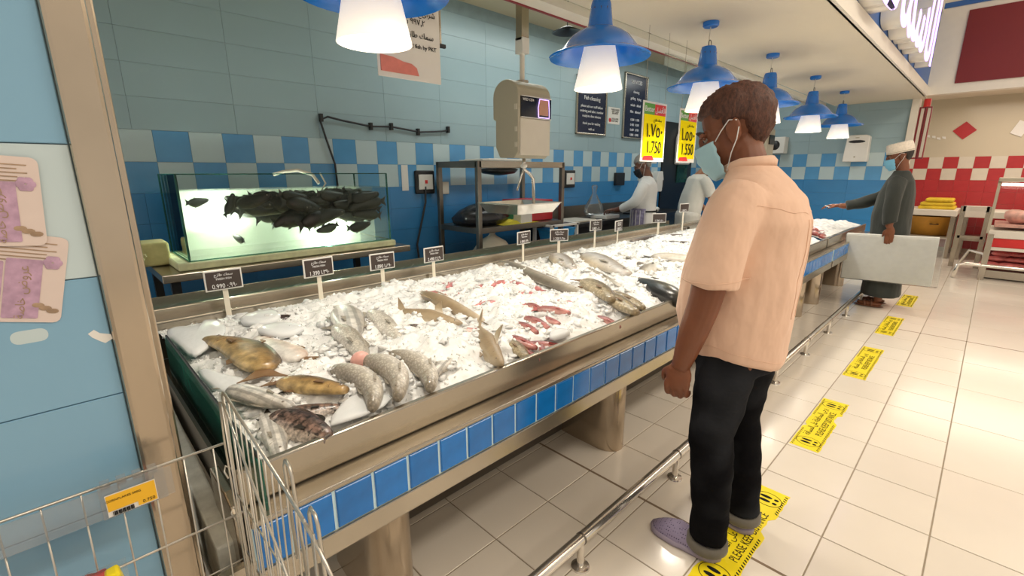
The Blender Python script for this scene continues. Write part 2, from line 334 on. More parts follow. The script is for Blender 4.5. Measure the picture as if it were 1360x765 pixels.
def solid(name, mb, mat, parent, vox=.01, smooth=4, wr=0, wscale=(6, 6, 3), extra=None, seed=0):
    me = remesh(mb, vox, smooth); me.name = name; off = wloc(parent)
    n = len(me.vertices); co = np.empty(n * 3); me.vertices.foreach_get('co', co); co = co.reshape(-1, 3)
    if wr:
        no = np.empty(n * 3); me.vertices.foreach_get('normal', no); no = no.reshape(-1, 3)
        for i in range(n):
            q = Vector((co[i, 0] * wscale[0] + seed, co[i, 1] * wscale[1], co[i, 2] * wscale[2]))
            d = noise.noise(q) + .5 * noise.noise(q * 2.3)
            co[i] += no[i] * wr * d
    if extra is not None: co = extra(co)
    co -= np.array(off); me.vertices.foreach_set('co', co.ravel()); me.materials.clear(); me.materials.append(MAT[mat])
    me.polygons.foreach_set('use_smooth', [True] * len(me.polygons)); me.polygons.foreach_set('material_index', [0] * len(me.polygons)); me.update()
    o = bpy.data.objects.new(name, me); COL.objects.link(o); o.parent = parent; return o

# ================================================================== STRUCTURE
def st(name, mb, mats, **k): return tag(mb.build(name, mats, **k), kind='structure')
def tile_mesh(name, d, mat, bev=.0025):
    # a bevelled-edge tile: face at +z side of its small axis handled by caller
    x, y, z = d; m = MB(); b = bev
    m.add([(-x/2, -y/2, 0), (x/2, -y/2, 0), (x/2, y/2, 0), (-x/2, y/2, 0), (-x/2, -y/2, z-b), (x/2, -y/2, z-b), (x/2, y/2, z-b), (-x/2, y/2, z-b),
           (-x/2+b, -y/2+b, z), (x/2-b, -y/2+b, z), (x/2-b, y/2-b, z), (-x/2+b, y/2-b, z)],
          [(3, 2, 1, 0), (0, 1, 5, 4), (1, 2, 6, 5), (2, 3, 7, 6), (3, 0, 4, 7), (4, 5, 9, 8), (5, 6, 10, 9), (6, 7, 11, 10), (7, 4, 8, 11), (8, 9, 10, 11)])
    return m.mesh(name, mat)
# floor: grout bed with separate cream tiles
floor = st('floor', MB().bb((-4, -7, -.06), (13, 4.4, -.003)), 'grout')
GX, GY = .3142, .305; X0, Y0 = 1.05, .25
ft = tile_mesh('floor_tile', (GX - .005, GY - .005, .012), 'floor_tile', .0015)
cells = []
for i in range(-12, 36):
    for j in range(-20, 6):
        x, y = X0 + (i + .5) * GX, Y0 + (j + .5) * GY
        dep = Rw[2][0] * x + Rw[2][1] * y + .24176524 * 1.43
        u = (Rw[0][0] * x + Rw[0][1] * y) / max(dep, .01) * 616.4
        v = (Rw[1][0] * x + Rw[1][1] * y + .97033 * 1.43) / max(dep, .01) * 616.4
        vis = dep > .3 and abs(u) < 760 and v < 460 and not (y > 1.6)
        if j < -1:      # wide tiles in the aisle, two by two
            if i % 2 or j % 2: continue
            x += GX / 2; y -= GY / 2 - GY; y = Y0 + j * GY; vis = vis or (dep > .3 and abs(u) < 900 and v < 560); cells.append((0 if vis else 1, dep, x, y, 1)); continue
        cells.append((0 if vis else 1, dep, x, y, 0))
cells.sort(); rest = MB(); ftw = tile_mesh('floor_tile', (2 * GX - .005, 2 * GY - .005, .012), 'floor_tile', .0015)
for k, (nv, dep, x, y, big) in enumerate(cells):
    me_ = ftw if big else ft
    if k < 300 and not nv: place('floor_tile', me_, floor, (x, y, -.012))
    else: rest.add([(x + q.co.x, y + q.co.y, q.co.z - .012) for q in me_.vertices], [tuple(p.vertices) for p in me_.polygons])
for k_ in (2, 14): MB().bb((X0 + k_ * GX - .006, -6, -.004), (X0 + k_ * GX + .006, 1.5, .0006)).build('movement_joint', 'joint_brown', floor)
tag(rest.build('outer_floor_tiles', 'floor_tile', floor), kind='stuff')

# back wall behind the kitchen
WB = 3.9
wall_back = st('wall_back', MB().bb((-.5, WB + .008, 0), (9.1, WB + .2, 3.1)), 'grout_wall')
Ry = Matrix.Rotation(PI / 2, 3, 'X')     # tile face towards -Y
def wall_tiles(parent, M, mk, loc, cols, name, d, mat):
    me = tile_mesh(name, d, mat, .0006)
    for c in cols: place(name, me, parent, loc(c), M)
T = .2
for r in range(6):
    z = 1.703 + T * (r + .5)
    wall_tiles(wall_back, Ry, 0, lambda c, z=z: (.554 - .8 + .6 * c + (.2 if r % 1 else 0) + .3 + .1, WB + .01, z), range(0, 15), 'upper_wall_tile', (.5985, .1985, .012), 'tile_upper')
for r, s in ((0, 0), (1, 1)):
    z = 1.703 - T * (r + .5)
    wall_tiles(wall_back, Ry, 0, lambda c, z=z: (.554 + T * (c + .5), WB + .01, z), [c for c in range(-2, 43) if (c + s) % 2 == 0], 'blue_checker_tile', (.1985, .1985, .012), 'tile_blue')
    wall_tiles(wall_back, Ry, 0, lambda c, z=z: (.554 + T * (c + .5), WB + .01, z), [c for c in range(-2, 43) if (c + s) % 2 == 1], 'pale_checker_tile', (.1985, .1985, .012), 'tile_pale')
for r in range(5):
    z = 1.303 - T * (r + .5)
    wall_tiles(wall_back, Ry, 0, lambda c, z=z: (.554 - .8 + .6 * c + .4, WB + .01, z), range(0, 15), 'lower_wall_tile', (.5985, .1985, .012), 'tile_field')
# far end wall of the fish section
XF = 8.9
wall_far = st('wall_far', MB().bb((XF + .008, 1.02, 0), (XF + .15, WB + .2, 3.1)), 'grout_wall')
Rx = Matrix(((0, 0, -1), (-1, 0, 0), (0, 1, 0)))    # local x -> -Y, y -> Z, z -> -X
for r in range(6):
    z = 1.703 + T * (r + .5)
    wall_tiles(wall_far, Rx, 0, lambda c, z=z: (XF + .01, 1.32 + .6 * c, z), range(0, 5), 'upper_wall_tile', (.5985, .1985, .012), 'tile_upper')
for r, s in ((0, 0), (1, 1)):
    z = 1.703 - T * (r + .5)
    for nm, mt, par in (('blue_checker_tile', 'tile_blue', 0), ('pale_checker_tile', 'tile_pale', 1)):
        wall_tiles(wall_far, Rx, 0, lambda c, z=z: (XF + .01, 1.02 + T * (c + .5), z), [c for c in range(0, 15) if (c + s) % 2 == par], nm, (.1985, .1985, .012), mt)
for r in range(5):
    z = 1.303 - T * (r + .5)
    wall_tiles(wall_far, Rx, 0, lambda c, z=z: (XF + .01, 1.32 + .6 * c, z), range(0, 5), 'lower_wall_tile', (.5985, .1985, .012), 'tile_field')
st('trim_1', MB().bb((XF - .05, .93, 0), (XF + .15, 1.015, 2.41)), 'white_trim', bev=.004)
# red section wall
XR = 11.6
wall_right = st('wall_right', MB().bb((XR + .008, -5, 0), (XR + .15, 1.6, 2.66)), 'wall_cream')
for r, s in ((0, 0), (1, 1)):
    z = 1.674 - T * (r + .5)
    for nm, mt, par in (('red_checker_tile', 'tile_red', 0), ('cream_checker_tile', 'tile_cream', 1)):
        wall_tiles(wall_right, Rx, 0, lambda c, z=z: (XR + .01, .53 + T * (c + .5), z), [c for c in range(-10, 4) if (c + s) % 2 == par], nm, (.1985, .1985, .012), mt)
for r in range(6):
    z = 1.274 - T * (r + .5)
    wall_tiles(wall_right, Rx, 0, lambda c, z=z: (XR + .01, .53 + T * (c + .5), z), range(-10, 4), 'red_wall_tile', (.1985, .1985, .012), 'tile_red')
m = MB(); m.prism([(.54 - .155, 2.115), (.54, 1.965), (.54 + .155, 2.115), (.54, 2.265)], XR - .004, XR + .01, 'x'); m.build('diamond_tile', 'tile_red', wall_right)
m = MB()
for k, (y, z) in enumerate([(.98, 2.02), (.9, 2.0), (.83, 1.97), (.76, 1.98), (1.03, 2.05)]): m.prism([(y, z), (y + .05, z + .015), (y + .06, z + .05), (y + .01, z + .045)], XR - .001, XR + .009, 'x')
m.build('tape_remnants', 'white_gloss', wall_right)
m = MB(); m.prism([(-.16, 1.97), (-.02, 2.04), (-.1, 2.24), (-.24, 2.17)], XR - .006, XR + .009, 'x')
tag(m.build('notice_sheet', 'white_gloss'), 'small glossy white sheet taped askew high on the cream wall beside the red diamond', 'sheet')
# near left wall column with steel corner
wl = st('wall_left', MB().bb((-1.6, .978, 0), (.083, 1.24, 3.1)), 'grout_wall')
for r in range(-6, 8):
    z = 1.272 + T * (r + .5); pale = r == 0
    for c in range(0, 3):
        me = tile_mesh('pale_wall_tile' if pale else 'blue_wall_tile', (.5985, .1985, .01), 'tile_front_pale' if pale else 'tile_front', .0012)
        place(me.name.split('.')[0], me, wl, (.035 - .3 - .6 * c, .98, z), Ry)
st('trim_2', MB().bb((.036, .958, 0), (.087, 1.0, 3.1)).bb((.072, .97, 0), (.0872, 1.24, 3.1)), 'steel_v', bev=.006)
st('trim_3', MB().bb((.06, 1.25, 0), (.124, 1.34, 3.1)), 'steel_v', bev=.004)
# soffit over the counter with blue fascia
ZS = 2.41
st('ceiling_soffit', MB().bb((-2.5, .87, ZS), (8.9, 1.95, ZS + .12)), 'ceil')
st('trim_4', MB().bb((-2.5, .85, ZS), (8.67, .885, ZS + .115)), 'white_trim')
fas = st('wall_fascia', MB().bb((-2.5, .868, ZS + .115), (8.67, .96, 4.3)), 'fascia_blue')
MB().bb((-2.5, .85, 3.42), (8.67, .869, 4.25)).build('upper_band', 'white_trim', fas)
st('ceiling_kitchen', MB().bb((-.5, 1.9, 3.03), (9.1, 4.1, 3.14)), 'ceil_kitchen')
st('wall_soffit_back', MB().bb((-2.5, 1.9, ZS + .12), (8.9, 1.94, 3.1)), 'ceil_kitchen')
tr = thing('curtain_rail', 'cream ceiling rail running above the rear edge of the fish counter', 'rail', (0, 2.12, ZS))
MB().bb((-.4, 2.06, ZS), (8.88, 2.185, ZS + .05)).build('rail_beam', 'white_trim', tr)
MB().bb((-.4, 2.175, ZS - .008), (8.88, 2.19, ZS + .0)).build('rail_slot', 'maroon', tr)
for k in range(6):
    MB().bb((.4 + k * 1.6, 2.11, ZS + .05), (.42 + k * 1.6, 2.13, 3.03)).build('rail_hanger', 'steel', tr)
# rolled clear strip curtain hanging short under the far part of the rail
m = MB()
for k in range(22): m.bb((3.9 + k * .2, 2.13 + (k % 2) * .004, ZS - .11), (4.09 + k * .2, 2.133 + (k % 2) * .004, ZS - .008))
tag(m.build('strip_curtain', 'fog'), 'short frosted plastic strip curtain hanging from the far half of the ceiling rail', 'curtain')
# header of the red section, hall ceiling
hd = st('wall_header', MB().bb((8.67, -6.5, 2.42), (8.82, .87, 4.3)), 'white_trim')
MB().bb((8.652, -2.2, 2.535), (8.672, .6, 3.39)).build('red_panel', 'fascia_red', hd)
MB().bb((8.652, -2.2, 3.46), (8.672, .88, 3.52)).build('blue_band', 'fascia_blue', hd)
st('ceiling', MB().bb((-3, -7, 4.28), (12, .97, 4.4)), 'ceil')
st('ceiling_meat', MB().bb((8.8, -6.5, 2.66), (11.8, 1.7, 2.8)), 'ceil')

# shop sign: channel letters on the blue fascia, reading from the far end
sg = thing('shop_sign', 'white channel letter Arabic sign with violet glowing edges on the blue fascia', 'sign', (5.6, .868, 2.95))
text('letter_body', arabic('الأسماك'), 1.02, (5.60, .80, 2.86), (1, 0, 0), (0, 0, 1), 'white_gloss', sg, ext=.062)
text('letter_face', arabic('الأسماك'), 1.02, (5.60, .733, 2.86), (1, 0, 0), (0, 0, 1), 'violet_glow', sg, ext=.004)

# ================================================================== DOOR AND FIXTURES ON THE WALLS
dr = tag(MB().bb((7.25, WB - .03, 0), (8.3, WB + .004, 2.22)).build('door_1', 'black', bev=.004), kind='structure')
MB().bb((7.75, WB - .045, 1.25), (8.12, WB - .028, 2.0)).build('door_window', 'glass_edge', dr)

def menu_board(lo, hi, label, rows, seed):
    t = thing('menu_board', label, 'board', ((lo[0] + hi[0]) / 2, WB, lo[1]))
    x0, z0 = lo; x1, z1 = hi; w = .025
    MB().bb((x0, WB - .03, z0), (x1, WB - .001, z0 + w)).bb((x0, WB - .03, z1 - w), (x1, WB - .001, z1)).bb((x0, WB - .03, z0), (x0 + w, WB - .001, z1)).bb((x1 - w, WB - .03, z0), (x1, WB - .001, z1)).build('board_frame', 'steel', t, bev=.006)
    MB().bb((x0 + w, WB - .018, z0 + w), (x1 - w, WB - .004, z1 - w)).build('board_panel', 'dark_navy', t)
    for k, (b, z, s) in enumerate(rows): text('board_text', b, s, ((x0 + x1) / 2, WB - .02, z), (1, 0, 0), (0, 0, 1), 'print_white', t, ext=.0008)
menu_board((4.96, 1.905), (5.62, 2.62), 'shorter navy notice board in a metal frame behind the second blue lamp',
           [('Notice', 2.5, .06), ('Fish cleaning', 2.36, .07), ('please ask our staff before', 2.26, .045), ('ordering and take a number', 2.2, .045), ('ready in a few minutes', 2.14, .045), ('thank you for waiting', 2.05, .045), ('with us', 1.98, .045)], 1)
menu_board((6.04, 1.90), (6.66, 2.79), 'taller navy price board in a metal frame, right of the other board',
           [('SERVICES', 2.68, .07), ('cleaning', 2.55, .05), ('grilling   frying', 2.46, .05), ('whole   sliced', 2.37, .05), ('fillet   skinned', 2.28, .05), ('0.200   0.300', 2.17, .045), ('0.400   0.500', 2.1, .045), ('0.600   0.700', 2.03, .045), ('0.800   0.900', 1.96, .045)], 2)
t = thing('safety_notice', 'small white printed safety notice on the wall between the two navy boards', 'notice', (5.82, WB, 2.1))
MB().bb((5.68, WB - .006, 2.08), (5.97, WB - .001, 2.30)).build('sheet', 'white', t)
for k, z in enumerate((2.27, 2.245, 2.22, 2.15, 2.12)): text('notice_text', ['WASH HANDS', 'KEEP CLEAN', 'NO ENTRY', 'USE GLOVES', 'STAFF ONLY'][k], .03, (5.85, WB - .008, z), (1, 0, 0), (0, 0, 1), 'print_black', t)
MB().ell((5.73, WB - .007, 2.13), (.03, .003, .03), 14, 6).build('emblem', 'tag_red', t)
t = thing('hygiene_notice', 'white paper with red heading and small figures, left of the dark door', 'notice', (6.9, WB, 1.6))
MB().bb((6.72, WB - .006, 1.56), (7.1, WB - .001, 1.95)).build('sheet', 'white', t)
for k, z in enumerate((1.9, 1.84, 1.78)): text('notice_text', ['ATTENTION', 'FOOD AREA', 'KEEP CLEAR'][k], .05, (6.9, WB - .008, z), (1, 0, 0), (0, 0, 1), 'tag_red', t)
m = MB()
for k in range(3): m.ell((6.8 + .1 * k, WB - .008, 1.67), (.03, .003, .05), 8, 6)
m.build('figures', 'print_black', t)
def socket(x, z, label, s=.11):
    t = thing('wall_socket', label, 'socket', (x, WB, z))
    MB().bb((x - s, WB - .03, z - s), (x + s, WB - .001, z + s)).build('back_box', 'black', t, bev=.012)
    MB().bb((x - s * .72, WB - .042, z - s * .62), (x + s * .72, WB - .03, z + s * .66)).build('face_plate', 'white', t, bev=.004)
    MB().bb((x - .012, WB - .05, z - .012), (x + .012, WB - .04, z + .02)).build('switch', 'tag_red', t)
socket(2.63, 1.34, 'black-rimmed wall socket with a cable, left of the steel rack')
socket(4.86, 1.345, 'black-rimmed wall socket seen through the right bay of the steel rack')
tag(MB().bb((5.9, WB - .05, 1.24), (6.12, WB - .001, 1.42)).build('dark_wall_box', 'black', bev=.006), 'small plain dark box on the checker tiles left of the hair-netted worker', 'box')
tag(MB().bb((2.78, WB - .045, 1.22), (2.9, WB - .001, 1.34)).build('junction_box', 'beige_light', bev=.006), 'small cream junction box between the socket and the steel rack', 'box')
tag(MB().bb((2.385, WB - .006, 1.265), (2.455, WB - .001, 1.5)).build('paper_strip', 'white_gloss'), 'narrow whitish paper strip stuck on the checker tiles right of the fish tank', 'strip')
c1 = [(2.62, WB - .04, 1.3), (2.62, WB - .03, 1.15), (2.56, WB - .03, .95), (2.5, WB - .03, .75), (2.52, WB - .03, .5), (2.5, WB - .03, .2)]
tag(MB().tube(c1, .010, 6).build('power_cable', 'cable', smooth=True), 'black cable hanging down the blue wall from the left wall socket', 'cable')
c2 = [(1.76, WB - .02, 1.18), (1.75, WB - .02, 1.5), (1.69, WB - .02, 1.72), (1.66, WB - .02, 1.84), (1.72, WB - .03, 1.87), (1.85, WB - .02, 1.85), (2.1, WB - .02, 1.82), (2.3, WB - .02, 1.83), (2.6, WB - .02, 1.80), (2.85, WB - .02, 1.82), (2.95, WB - .02, 1.84)]
t = thing('wall_hose', 'dark thin hose clipped along the tiles above the fish tank', 'hose', (2.3, WB, 1.82))
MB().tube(c2, .0085, 7).build('hose', 'cable', t, smooth=True)
for x, z in ((1.67, 1.86), (2.1, 1.82), (2.3, 1.83), (2.58, 1.80), (2.93, 1.84)): MB().bb((x - .012, WB - .035, z - .03), (x + .012, WB - .001, z + .03)).build('clip', 'black', t)
t = thing('soap_dispenser', 'white soap dispenser with a dark oval window on the dark door panel', 'dispenser', (7.86, WB, 1.6))
m = MB(); m.prism([(7.62, 1.55), (8.0, 1.55), (8.06, 1.75), (8.06, 1.98), (7.98, 2.1), (7.84, 2.14), (7.7, 2.1), (7.62, 1.98)], WB - .14, WB - .035, 'y'); m.build('body', 'white', t, bev=.02)
MB().ell((7.93, WB - .14, 1.88), (.1, .012, .045), 14, 8).build('window', 'black', t, smooth=True)
t = thing('hand_gel_dispenser', 'slim white hand gel dispenser on the blue wall left of the dark door', 'dispenser', (7.1, WB, 1.1))
MB().prism([(7.0, 1.12), (7.16, 1.12), (7.2, 1.3), (7.16, 1.44), (7.02, 1.44), (6.98, 1.3)], WB - .1, WB - .001, 'y').build('body', 'white', t, bev=.01)
MB().bb((7.17, WB - .11, 1.16), (7.21, WB - .02, 1.3)).build('lever', 'black', t)
t = thing('wall_display', 'small blue-screened unit on the checker tiles behind the hair-netted worker', 'display', (6.75, WB, 1.15))
MB().bb((6.58, WB - .06, 1.12), (6.92, WB - .001, 1.42)).build('housing', 'white', t, bev=.01); MB().bb((6.62, WB - .065, 1.2), (6.82, WB - .058, 1.38)).build('screen', 'fascia_blue', t)
# far wall units
t = thing('towel_dispenser', 'white wall unit with a dark oval slot on the far blue wall', 'dispenser', (XF, 1.57, 1.57))
MB().prism([(1.40, 1.57), (1.71, 1.57), (1.69, 1.93), (1.65, 1.955), (1.45, 1.955), (1.41, 1.93)], XF - .16, XF - .002, 'x').build('body', 'white', t, bev=.012)
MB().ell((XF - .16, 1.56, 1.86), (.008, .105, .022), 16, 8).build('slot', 'black', t, smooth=True); MB().ell((XF - .16, 1.56, 1.915), (.005, .03, .008), 10, 6).build('badge', 'beige_plastic', t, smooth=True)
MB().ell((XF - .16, 1.56, 1.64), (.004, .012, .012), 8, 6).build('lamp', 'beige_plastic', t, smooth=True)
# second scale hanging near the far wall, seen behind the lamps
t = thing('far_hanging_scale', 'beige hanging scale beyond the man, under the fourth blue lamp, seen from its side', 'scale', (7.0, 2.2, 1.55))
m = MB(); m.prism([(2.06, 1.56), (2.0, 1.62), (2.0, 1.97), (2.06, 2.04), (2.2, 2.06), (2.28, 2.0), (2.28, 1.62), (2.2, 1.54)], 6.85, 7.15, 'x'); m.build('housing', 'beige_plastic', t, bev=.015)
MB().cyl((7.0, 2.13, 2.05), (7.0, 2.13, 3.03), .025).build('ceiling_rod', 'steel', t); MB().bb((6.92, 1.985, 1.78), (7.1, 2.0, 1.9)).build('display', 'screen_black', t)
MB().cyl((7.0, 2.13, 1.54), (7.0, 2.13, 1.44), .012).tube([(6.86, 2.13, 1.36), (6.9, 2.13, 1.44), (7.0, 2.13, 1.46), (7.1, 2.13, 1.44), (7.14, 2.13, 1.36)], .010, 6).build('hook', 'steel', t)
t.location.y += .2
t = thing('wall_speaker', 'small white speaker unit with a round dark cone on the far blue wall', 'speaker', (XF, 2.75, 1.75))
MB().bb((XF - .2, 2.52, 1.72), (XF - .002, 2.82, 1.98)).build('cabinet', 'white', t, bev=.01); MB().ell((XF - .2, 2.67, 1.85), (.02, .08, .08), 16, 8).build('cone', 'black', t, smooth=True)
# framed boards leaning at the corner of the red section
def frame_panel(x, y, label):
    t = thing('slim_panel', label, 'panel', (x, y, 1.55), 'tall framed panels at the red section corner')
    MB().bb((x - .02, y - .032, 1.60), (x + .06, y + .032, 2.30)).build('frame', 'maroon', t, bev=.004); MB().bb((x - .028, y - .022, 1.62), (x - .018, y + .010, 2.28)).build('face', 'beige_light', t)
frame_panel(8.95, .897, 'left tall slim maroon-edged panel at the corner of the red section'); frame_panel(8.95, .826, 'right tall slim maroon-edged panel at the corner of the red section')
tag(MB().cyl((8.97, .86, 2.301), (8.97, .86, 2.405), .04).build('red_canister', 'tag_red', smooth=False), 'red canister above the slim panels at the corner of the red section', 'canister')


# ================================================================== LAMPS
def lamp_parts(root):
    # local coordinates, z = 0 at rim plane; ceiling at .42
    prof = [(.252, 0), (.256, .006), (.235, .018), (.205, .028), (.178, .06), (.150, .095), (.110, .122), (.066, .140), (.062, .150), (.050, .245), (.044, .262), (.012, .266)]
    inner = [(.012, .255), (.042, .250), (.056, .150), (.060, .135), (.105, .114), (.144, .088), (.170, .056), (.198, .022), (.230, .010), (.252, 0)]
    MB().lathe(inner + prof, (0, 0, 0), 40).build('lamp_shade', 'lamp_blue', root, smooth=True, auto=45)
    m = MB()
    for k in range(10):
        a = 2 * PI * k / 10; m.bb((.049 * math.cos(a) - .004, .049 * math.sin(a) - .004, .205), (.049 * math.cos(a) + .004, .049 * math.sin(a) + .004, .225))
    m.build('vent_slots', 'black', root)
    g = MB().lathe([(.078, .055), (.123, -.148), (.119, -.148), (.074, .055)], (0, 0, 0), 36).build('glass_shade', 'lamp_glass', root, smooth=True, auto=40)
    MB().ell((0, 0, -.02), (.035, .035, .05), 16, 10).build('bulb', 'bulb', root, smooth=True)
    MB().tube([(0, 0, .262), (.004, .004, .31), (-.004, 0, .35), (0, 0, .40)], .004, 6).build('cord', 'lamp_cord', root, smooth=True)
    MB().tube([(.012 + .022 * math.cos(a), 0, .285 + .022 * math.sin(a)) for a in [k * PI / 5 for k in range(11)]], .0025, 5).build('cord_loop', 'cable', root, smooth=True)
    MB().lathe([(.0, .384), (.045, .384), (.052, .392), (.052, .414), (0, .414)], (0, 0, 0), 20).build('ceiling_cup', 'lamp_blue', root, smooth=True, auto=40)
LZ = 1.994
LX = [.865, 2.13, 3.39, 4.65, 6.02, 7.38]
LL = ['nearest blue pendant lamp with white inner shade, cut off at the top of the photo', 'second blue pendant lamp, in front of the shorter navy board', 'third blue pendant lamp, half behind the head of the man in the salmon shirt',
      'fourth blue pendant lamp, just right of the man\'s head', 'fifth blue pendant lamp, second from the far end of the row', 'sixth blue pendant lamp, the smallest at the far end of the row']
for k, x in enumerate(LX):
    t = thing('pendant_lamp', LL[k], 'lamp', (x, 1.53, LZ), 'blue pendant lamps over the fish counter')
    if k == 0:
        t.location = (0, 0, 0); lamp_parts(t); t.location = (x, 1.53, LZ); l0 = t
    else:
        for ch in l0.children: copy_tree(ch, t)
    s = bpy.data.lights.new('lamp_light', 'SPOT'); s.energy = 27; s.color = (1, .91, .77); s.shadow_soft_size = .09; s.spot_size = 2.45; s.spot_blend = .6
    so = bpy.data.objects.new('lamp_light', s); so.location = (x, 1.53, LZ - .12); COL.objects.link(so)
t = thing('kitchen_dish_lamp', 'small dark dish hanging on a thin wire behind the second blue lamp', 'lamp', (3.3, 2.7, 2.7))
MB().lathe([(.001, .05), (.03, .045), (.13, 0), (.12, 0), (.02, .03)], (3.3, 2.7, 2.55), 20).build('dish', 'black', t, smooth=True); MB().cyl((3.3, 2.7, 2.59), (3.3, 2.7, 3.03), .004).build('wire', 'cable', t)

# ================================================================== HANGING CARDS
def price_card(x0, x1, z0, z1, y, ar, en, label):
    t = thing('price_card', label, 'price card', ((x0 + x1) / 2, y, z0)); w = x1 - x0; xc = (x0 + x1) / 2; f = y - .008
    MB().bb((x0, y - .004, z0), (x1, y, z1)).build('card', 'white', t, bev=.002)
    MB().bb((x0 + .02, f + .001, z0 + .03), (x1 - .02, f + .006, z1 - .09)).build('yellow_panel', 'price_yellow', t)
    MB().bb((x0 + .02, f + .001, z1 - .09), (xc - .01, f + .006, z1 - .015)).build('green_panel', 'tag_green', t)
    MB().bb((xc - .01, f + .001, z1 - .09), (x1 - .02, f + .006, z1 - .015)).build('red_panel', 'tag_red', t)
    text('better_text', 'Better', .052, (xc - .085, f - .001, z1 - .055), (1, 0, 0), (0, 0, 1), 'print_white', t)
    text('offer_text', arabic('الأفضل'), .05, (xc + .07, f - .001, z1 - .055), (1, 0, 0), (0, 0, 1), 'print_white', t)
    text('small_text', arabic('سمك طازج'), .026, (xc + .04, f - .001, z1 - .125), (1, 0, 0), (0, 0, 1), 'print_black', t)
    text('price_text', ar, .135, (xc, f - .004, z0 + .215), (1, 0, 0), (0, 0, 1), 'print_black', t, sx=.95)
    text('price_text', en, .125, (xc, f - .004, z0 + .10), (1, 0, 0), (0, 0, 1), 'print_black', t, sx=.8)
    MB().prism([(x0 + .03, z0 + .012), (x0 + .19, z0 + .012), (x0 + .16, z0 + .045), (x0 + .04, z0 + .04)], f - .001, f + .003, 'y').build('red_flash', 'tag_red', t)
    for xx in (x0 + .03, x1 - .03): MB().cyl((xx, y, z1 - .005), (xx, y, ZS), .0015, n=6).build('hanging_wire', 'steel', t)
price_card(3.12, 3.465, 1.505, 1.925, 1.85, '١.٧٥٠', '1.750', 'yellow hanging price card reading 1.750, left of the pair')
price_card(3.68, 4.0, 1.505, 1.92, 1.85, '١.٥٥٠', '1.550', 'yellow hanging price card reading 1.550, next to the man\'s face')
t = thing('hanging_notice', 'large white hanging notice with Arabic lines and a salmon picture, partly behind the nearest lamp', 'notice', (1.2, 1.85, 1.817))
MB().bb((1.05, 1.846, 1.817), (1.365, 1.85, 2.16)).build('card', 'notice_white', t, bev=.003)
MB().prism([(1.063, 1.838), (1.245, 1.838), (1.235, 1.868), (1.21, 1.882), (1.17, 1.885), (1.12, 1.897), (1.063, 1.9)], 1.842, 1.846, 'y').build('salmon_picture', 'salmon', t)
for k, (b, z) in enumerate([(arabic('شرائح سمك طازج'), 2.09), (arabic('٢٫٧٩٩ ريال'), 2.05), (arabic('سمك طازج يومي'), 2.0), ('fresh cleaned fish by PKT', 1.955)]): text('notice_text', b, .032 if k < 3 else .024, (1.22, 1.843, z), (1, 0, 0), (0, 0, 1), 'print_black', t)
MB().bb((1.368, 1.85, 1.99), (1.378, 1.86, ZS)).build('hanging_rod', 'steel', t); MB().bb((1.35, 1.848, 1.975), (1.40, 1.862, 1.99)).build('rod_foot', 'black', t)

# ================================================================== FISH COUNTER
YF, YT, YB, ZT = 1.0, 1.06, 2.48, .79     # strip face, tray front, tray rear, tray top
def counter(x0, x1, label, legs, pitch0, seam=None):
    t = thing('fish_counter', label, 'counter', ((x0 + x1) / 2, 1.7, 0), 'stainless fish counters')
    MB().bb((x0, YT, .70), (x1, YT + .022, ZT)).bb((x0, YT + .02, .62), (x1, YT + .03, .70)).build('front_panel', 'steel', t, bev=.006)
    MB().bb((x0, YF - .004, .682), (x1, YT + .01, .697)).build('ledge', 'steel', t, bev=.004)
    MB().bb((x0, YF - .006, .508), (x1, YF + .012, .570)).build('apron', 'steel', t, bev=.004)
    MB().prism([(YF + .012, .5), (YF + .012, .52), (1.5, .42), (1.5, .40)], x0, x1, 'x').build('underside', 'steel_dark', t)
    MB().bb((x0, YF + .002, .560), (x1, YF + .012, .685)).build('tile_backing', 'grout_cyan', t)
    me = tile_mesh('strip_tile', (.0945, .104, .012), 'tile_strip', .002); k = 0; x = pitch0
    if pitch0 < x0 - .01: place('strip_tile', tile_mesh('strip_tile', (pitch0 + .104 - x0 - .005, .106, .012), 'tile_strip', .002), t, Vector(((x0 + pitch0 + .104) / 2, YF + .008, .6265)) - t.location, Ry)
    while x + .104 <= x1 + .01:
        if x >= x0 - .01: place('strip_tile', me, t, Vector((x + .052, YF + .008, .6265)) - t.location, Ry)
        x += .104
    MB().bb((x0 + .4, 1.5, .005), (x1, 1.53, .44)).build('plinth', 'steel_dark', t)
    MB().bb((x0 + .02, YT, .60), (x1, YB, .62)).build('tray_bottom', 'steel', t)
    MB().bb((x0, YB, .62), (x1, YB + .02, ZT)).bb((x0, YB, ZT - .01), (x1, YB + .10, ZT + .005)).bb((x0, YB + .09, .70), (x1, YB + .115, .83)).build('rear_rail', 'steel', t, bev=.004)
    for lx in legs:
        rs = []
        for z in (0, .47):
            w = .08; rs.append([(lx + w * math.cos(a), 1.25 - .095 * max(0, -math.sin(a)) if math.sin(a) < 0 else 1.25 + .26 * min(1, math.sin(a) * 3), z) for a in [2 * PI * q / 28 for q in range(28)]])
        m = MB(); m.rings([[Vector(p) for p in r] for r in rs]); m.build('leg', 'steel_v', t, smooth=True, auto=50)
    return t
ct = counter(.19, 5.36, 'long stainless fish counter nearer the camera with blue tile strip and ice tray', [.62, 1.94, 3.45, 5.25], .163)
c2_ = counter(5.42, 7.3, 'farther stainless counter with blue tile strip behind the foam board', [5.9, 7.1], 5.43)
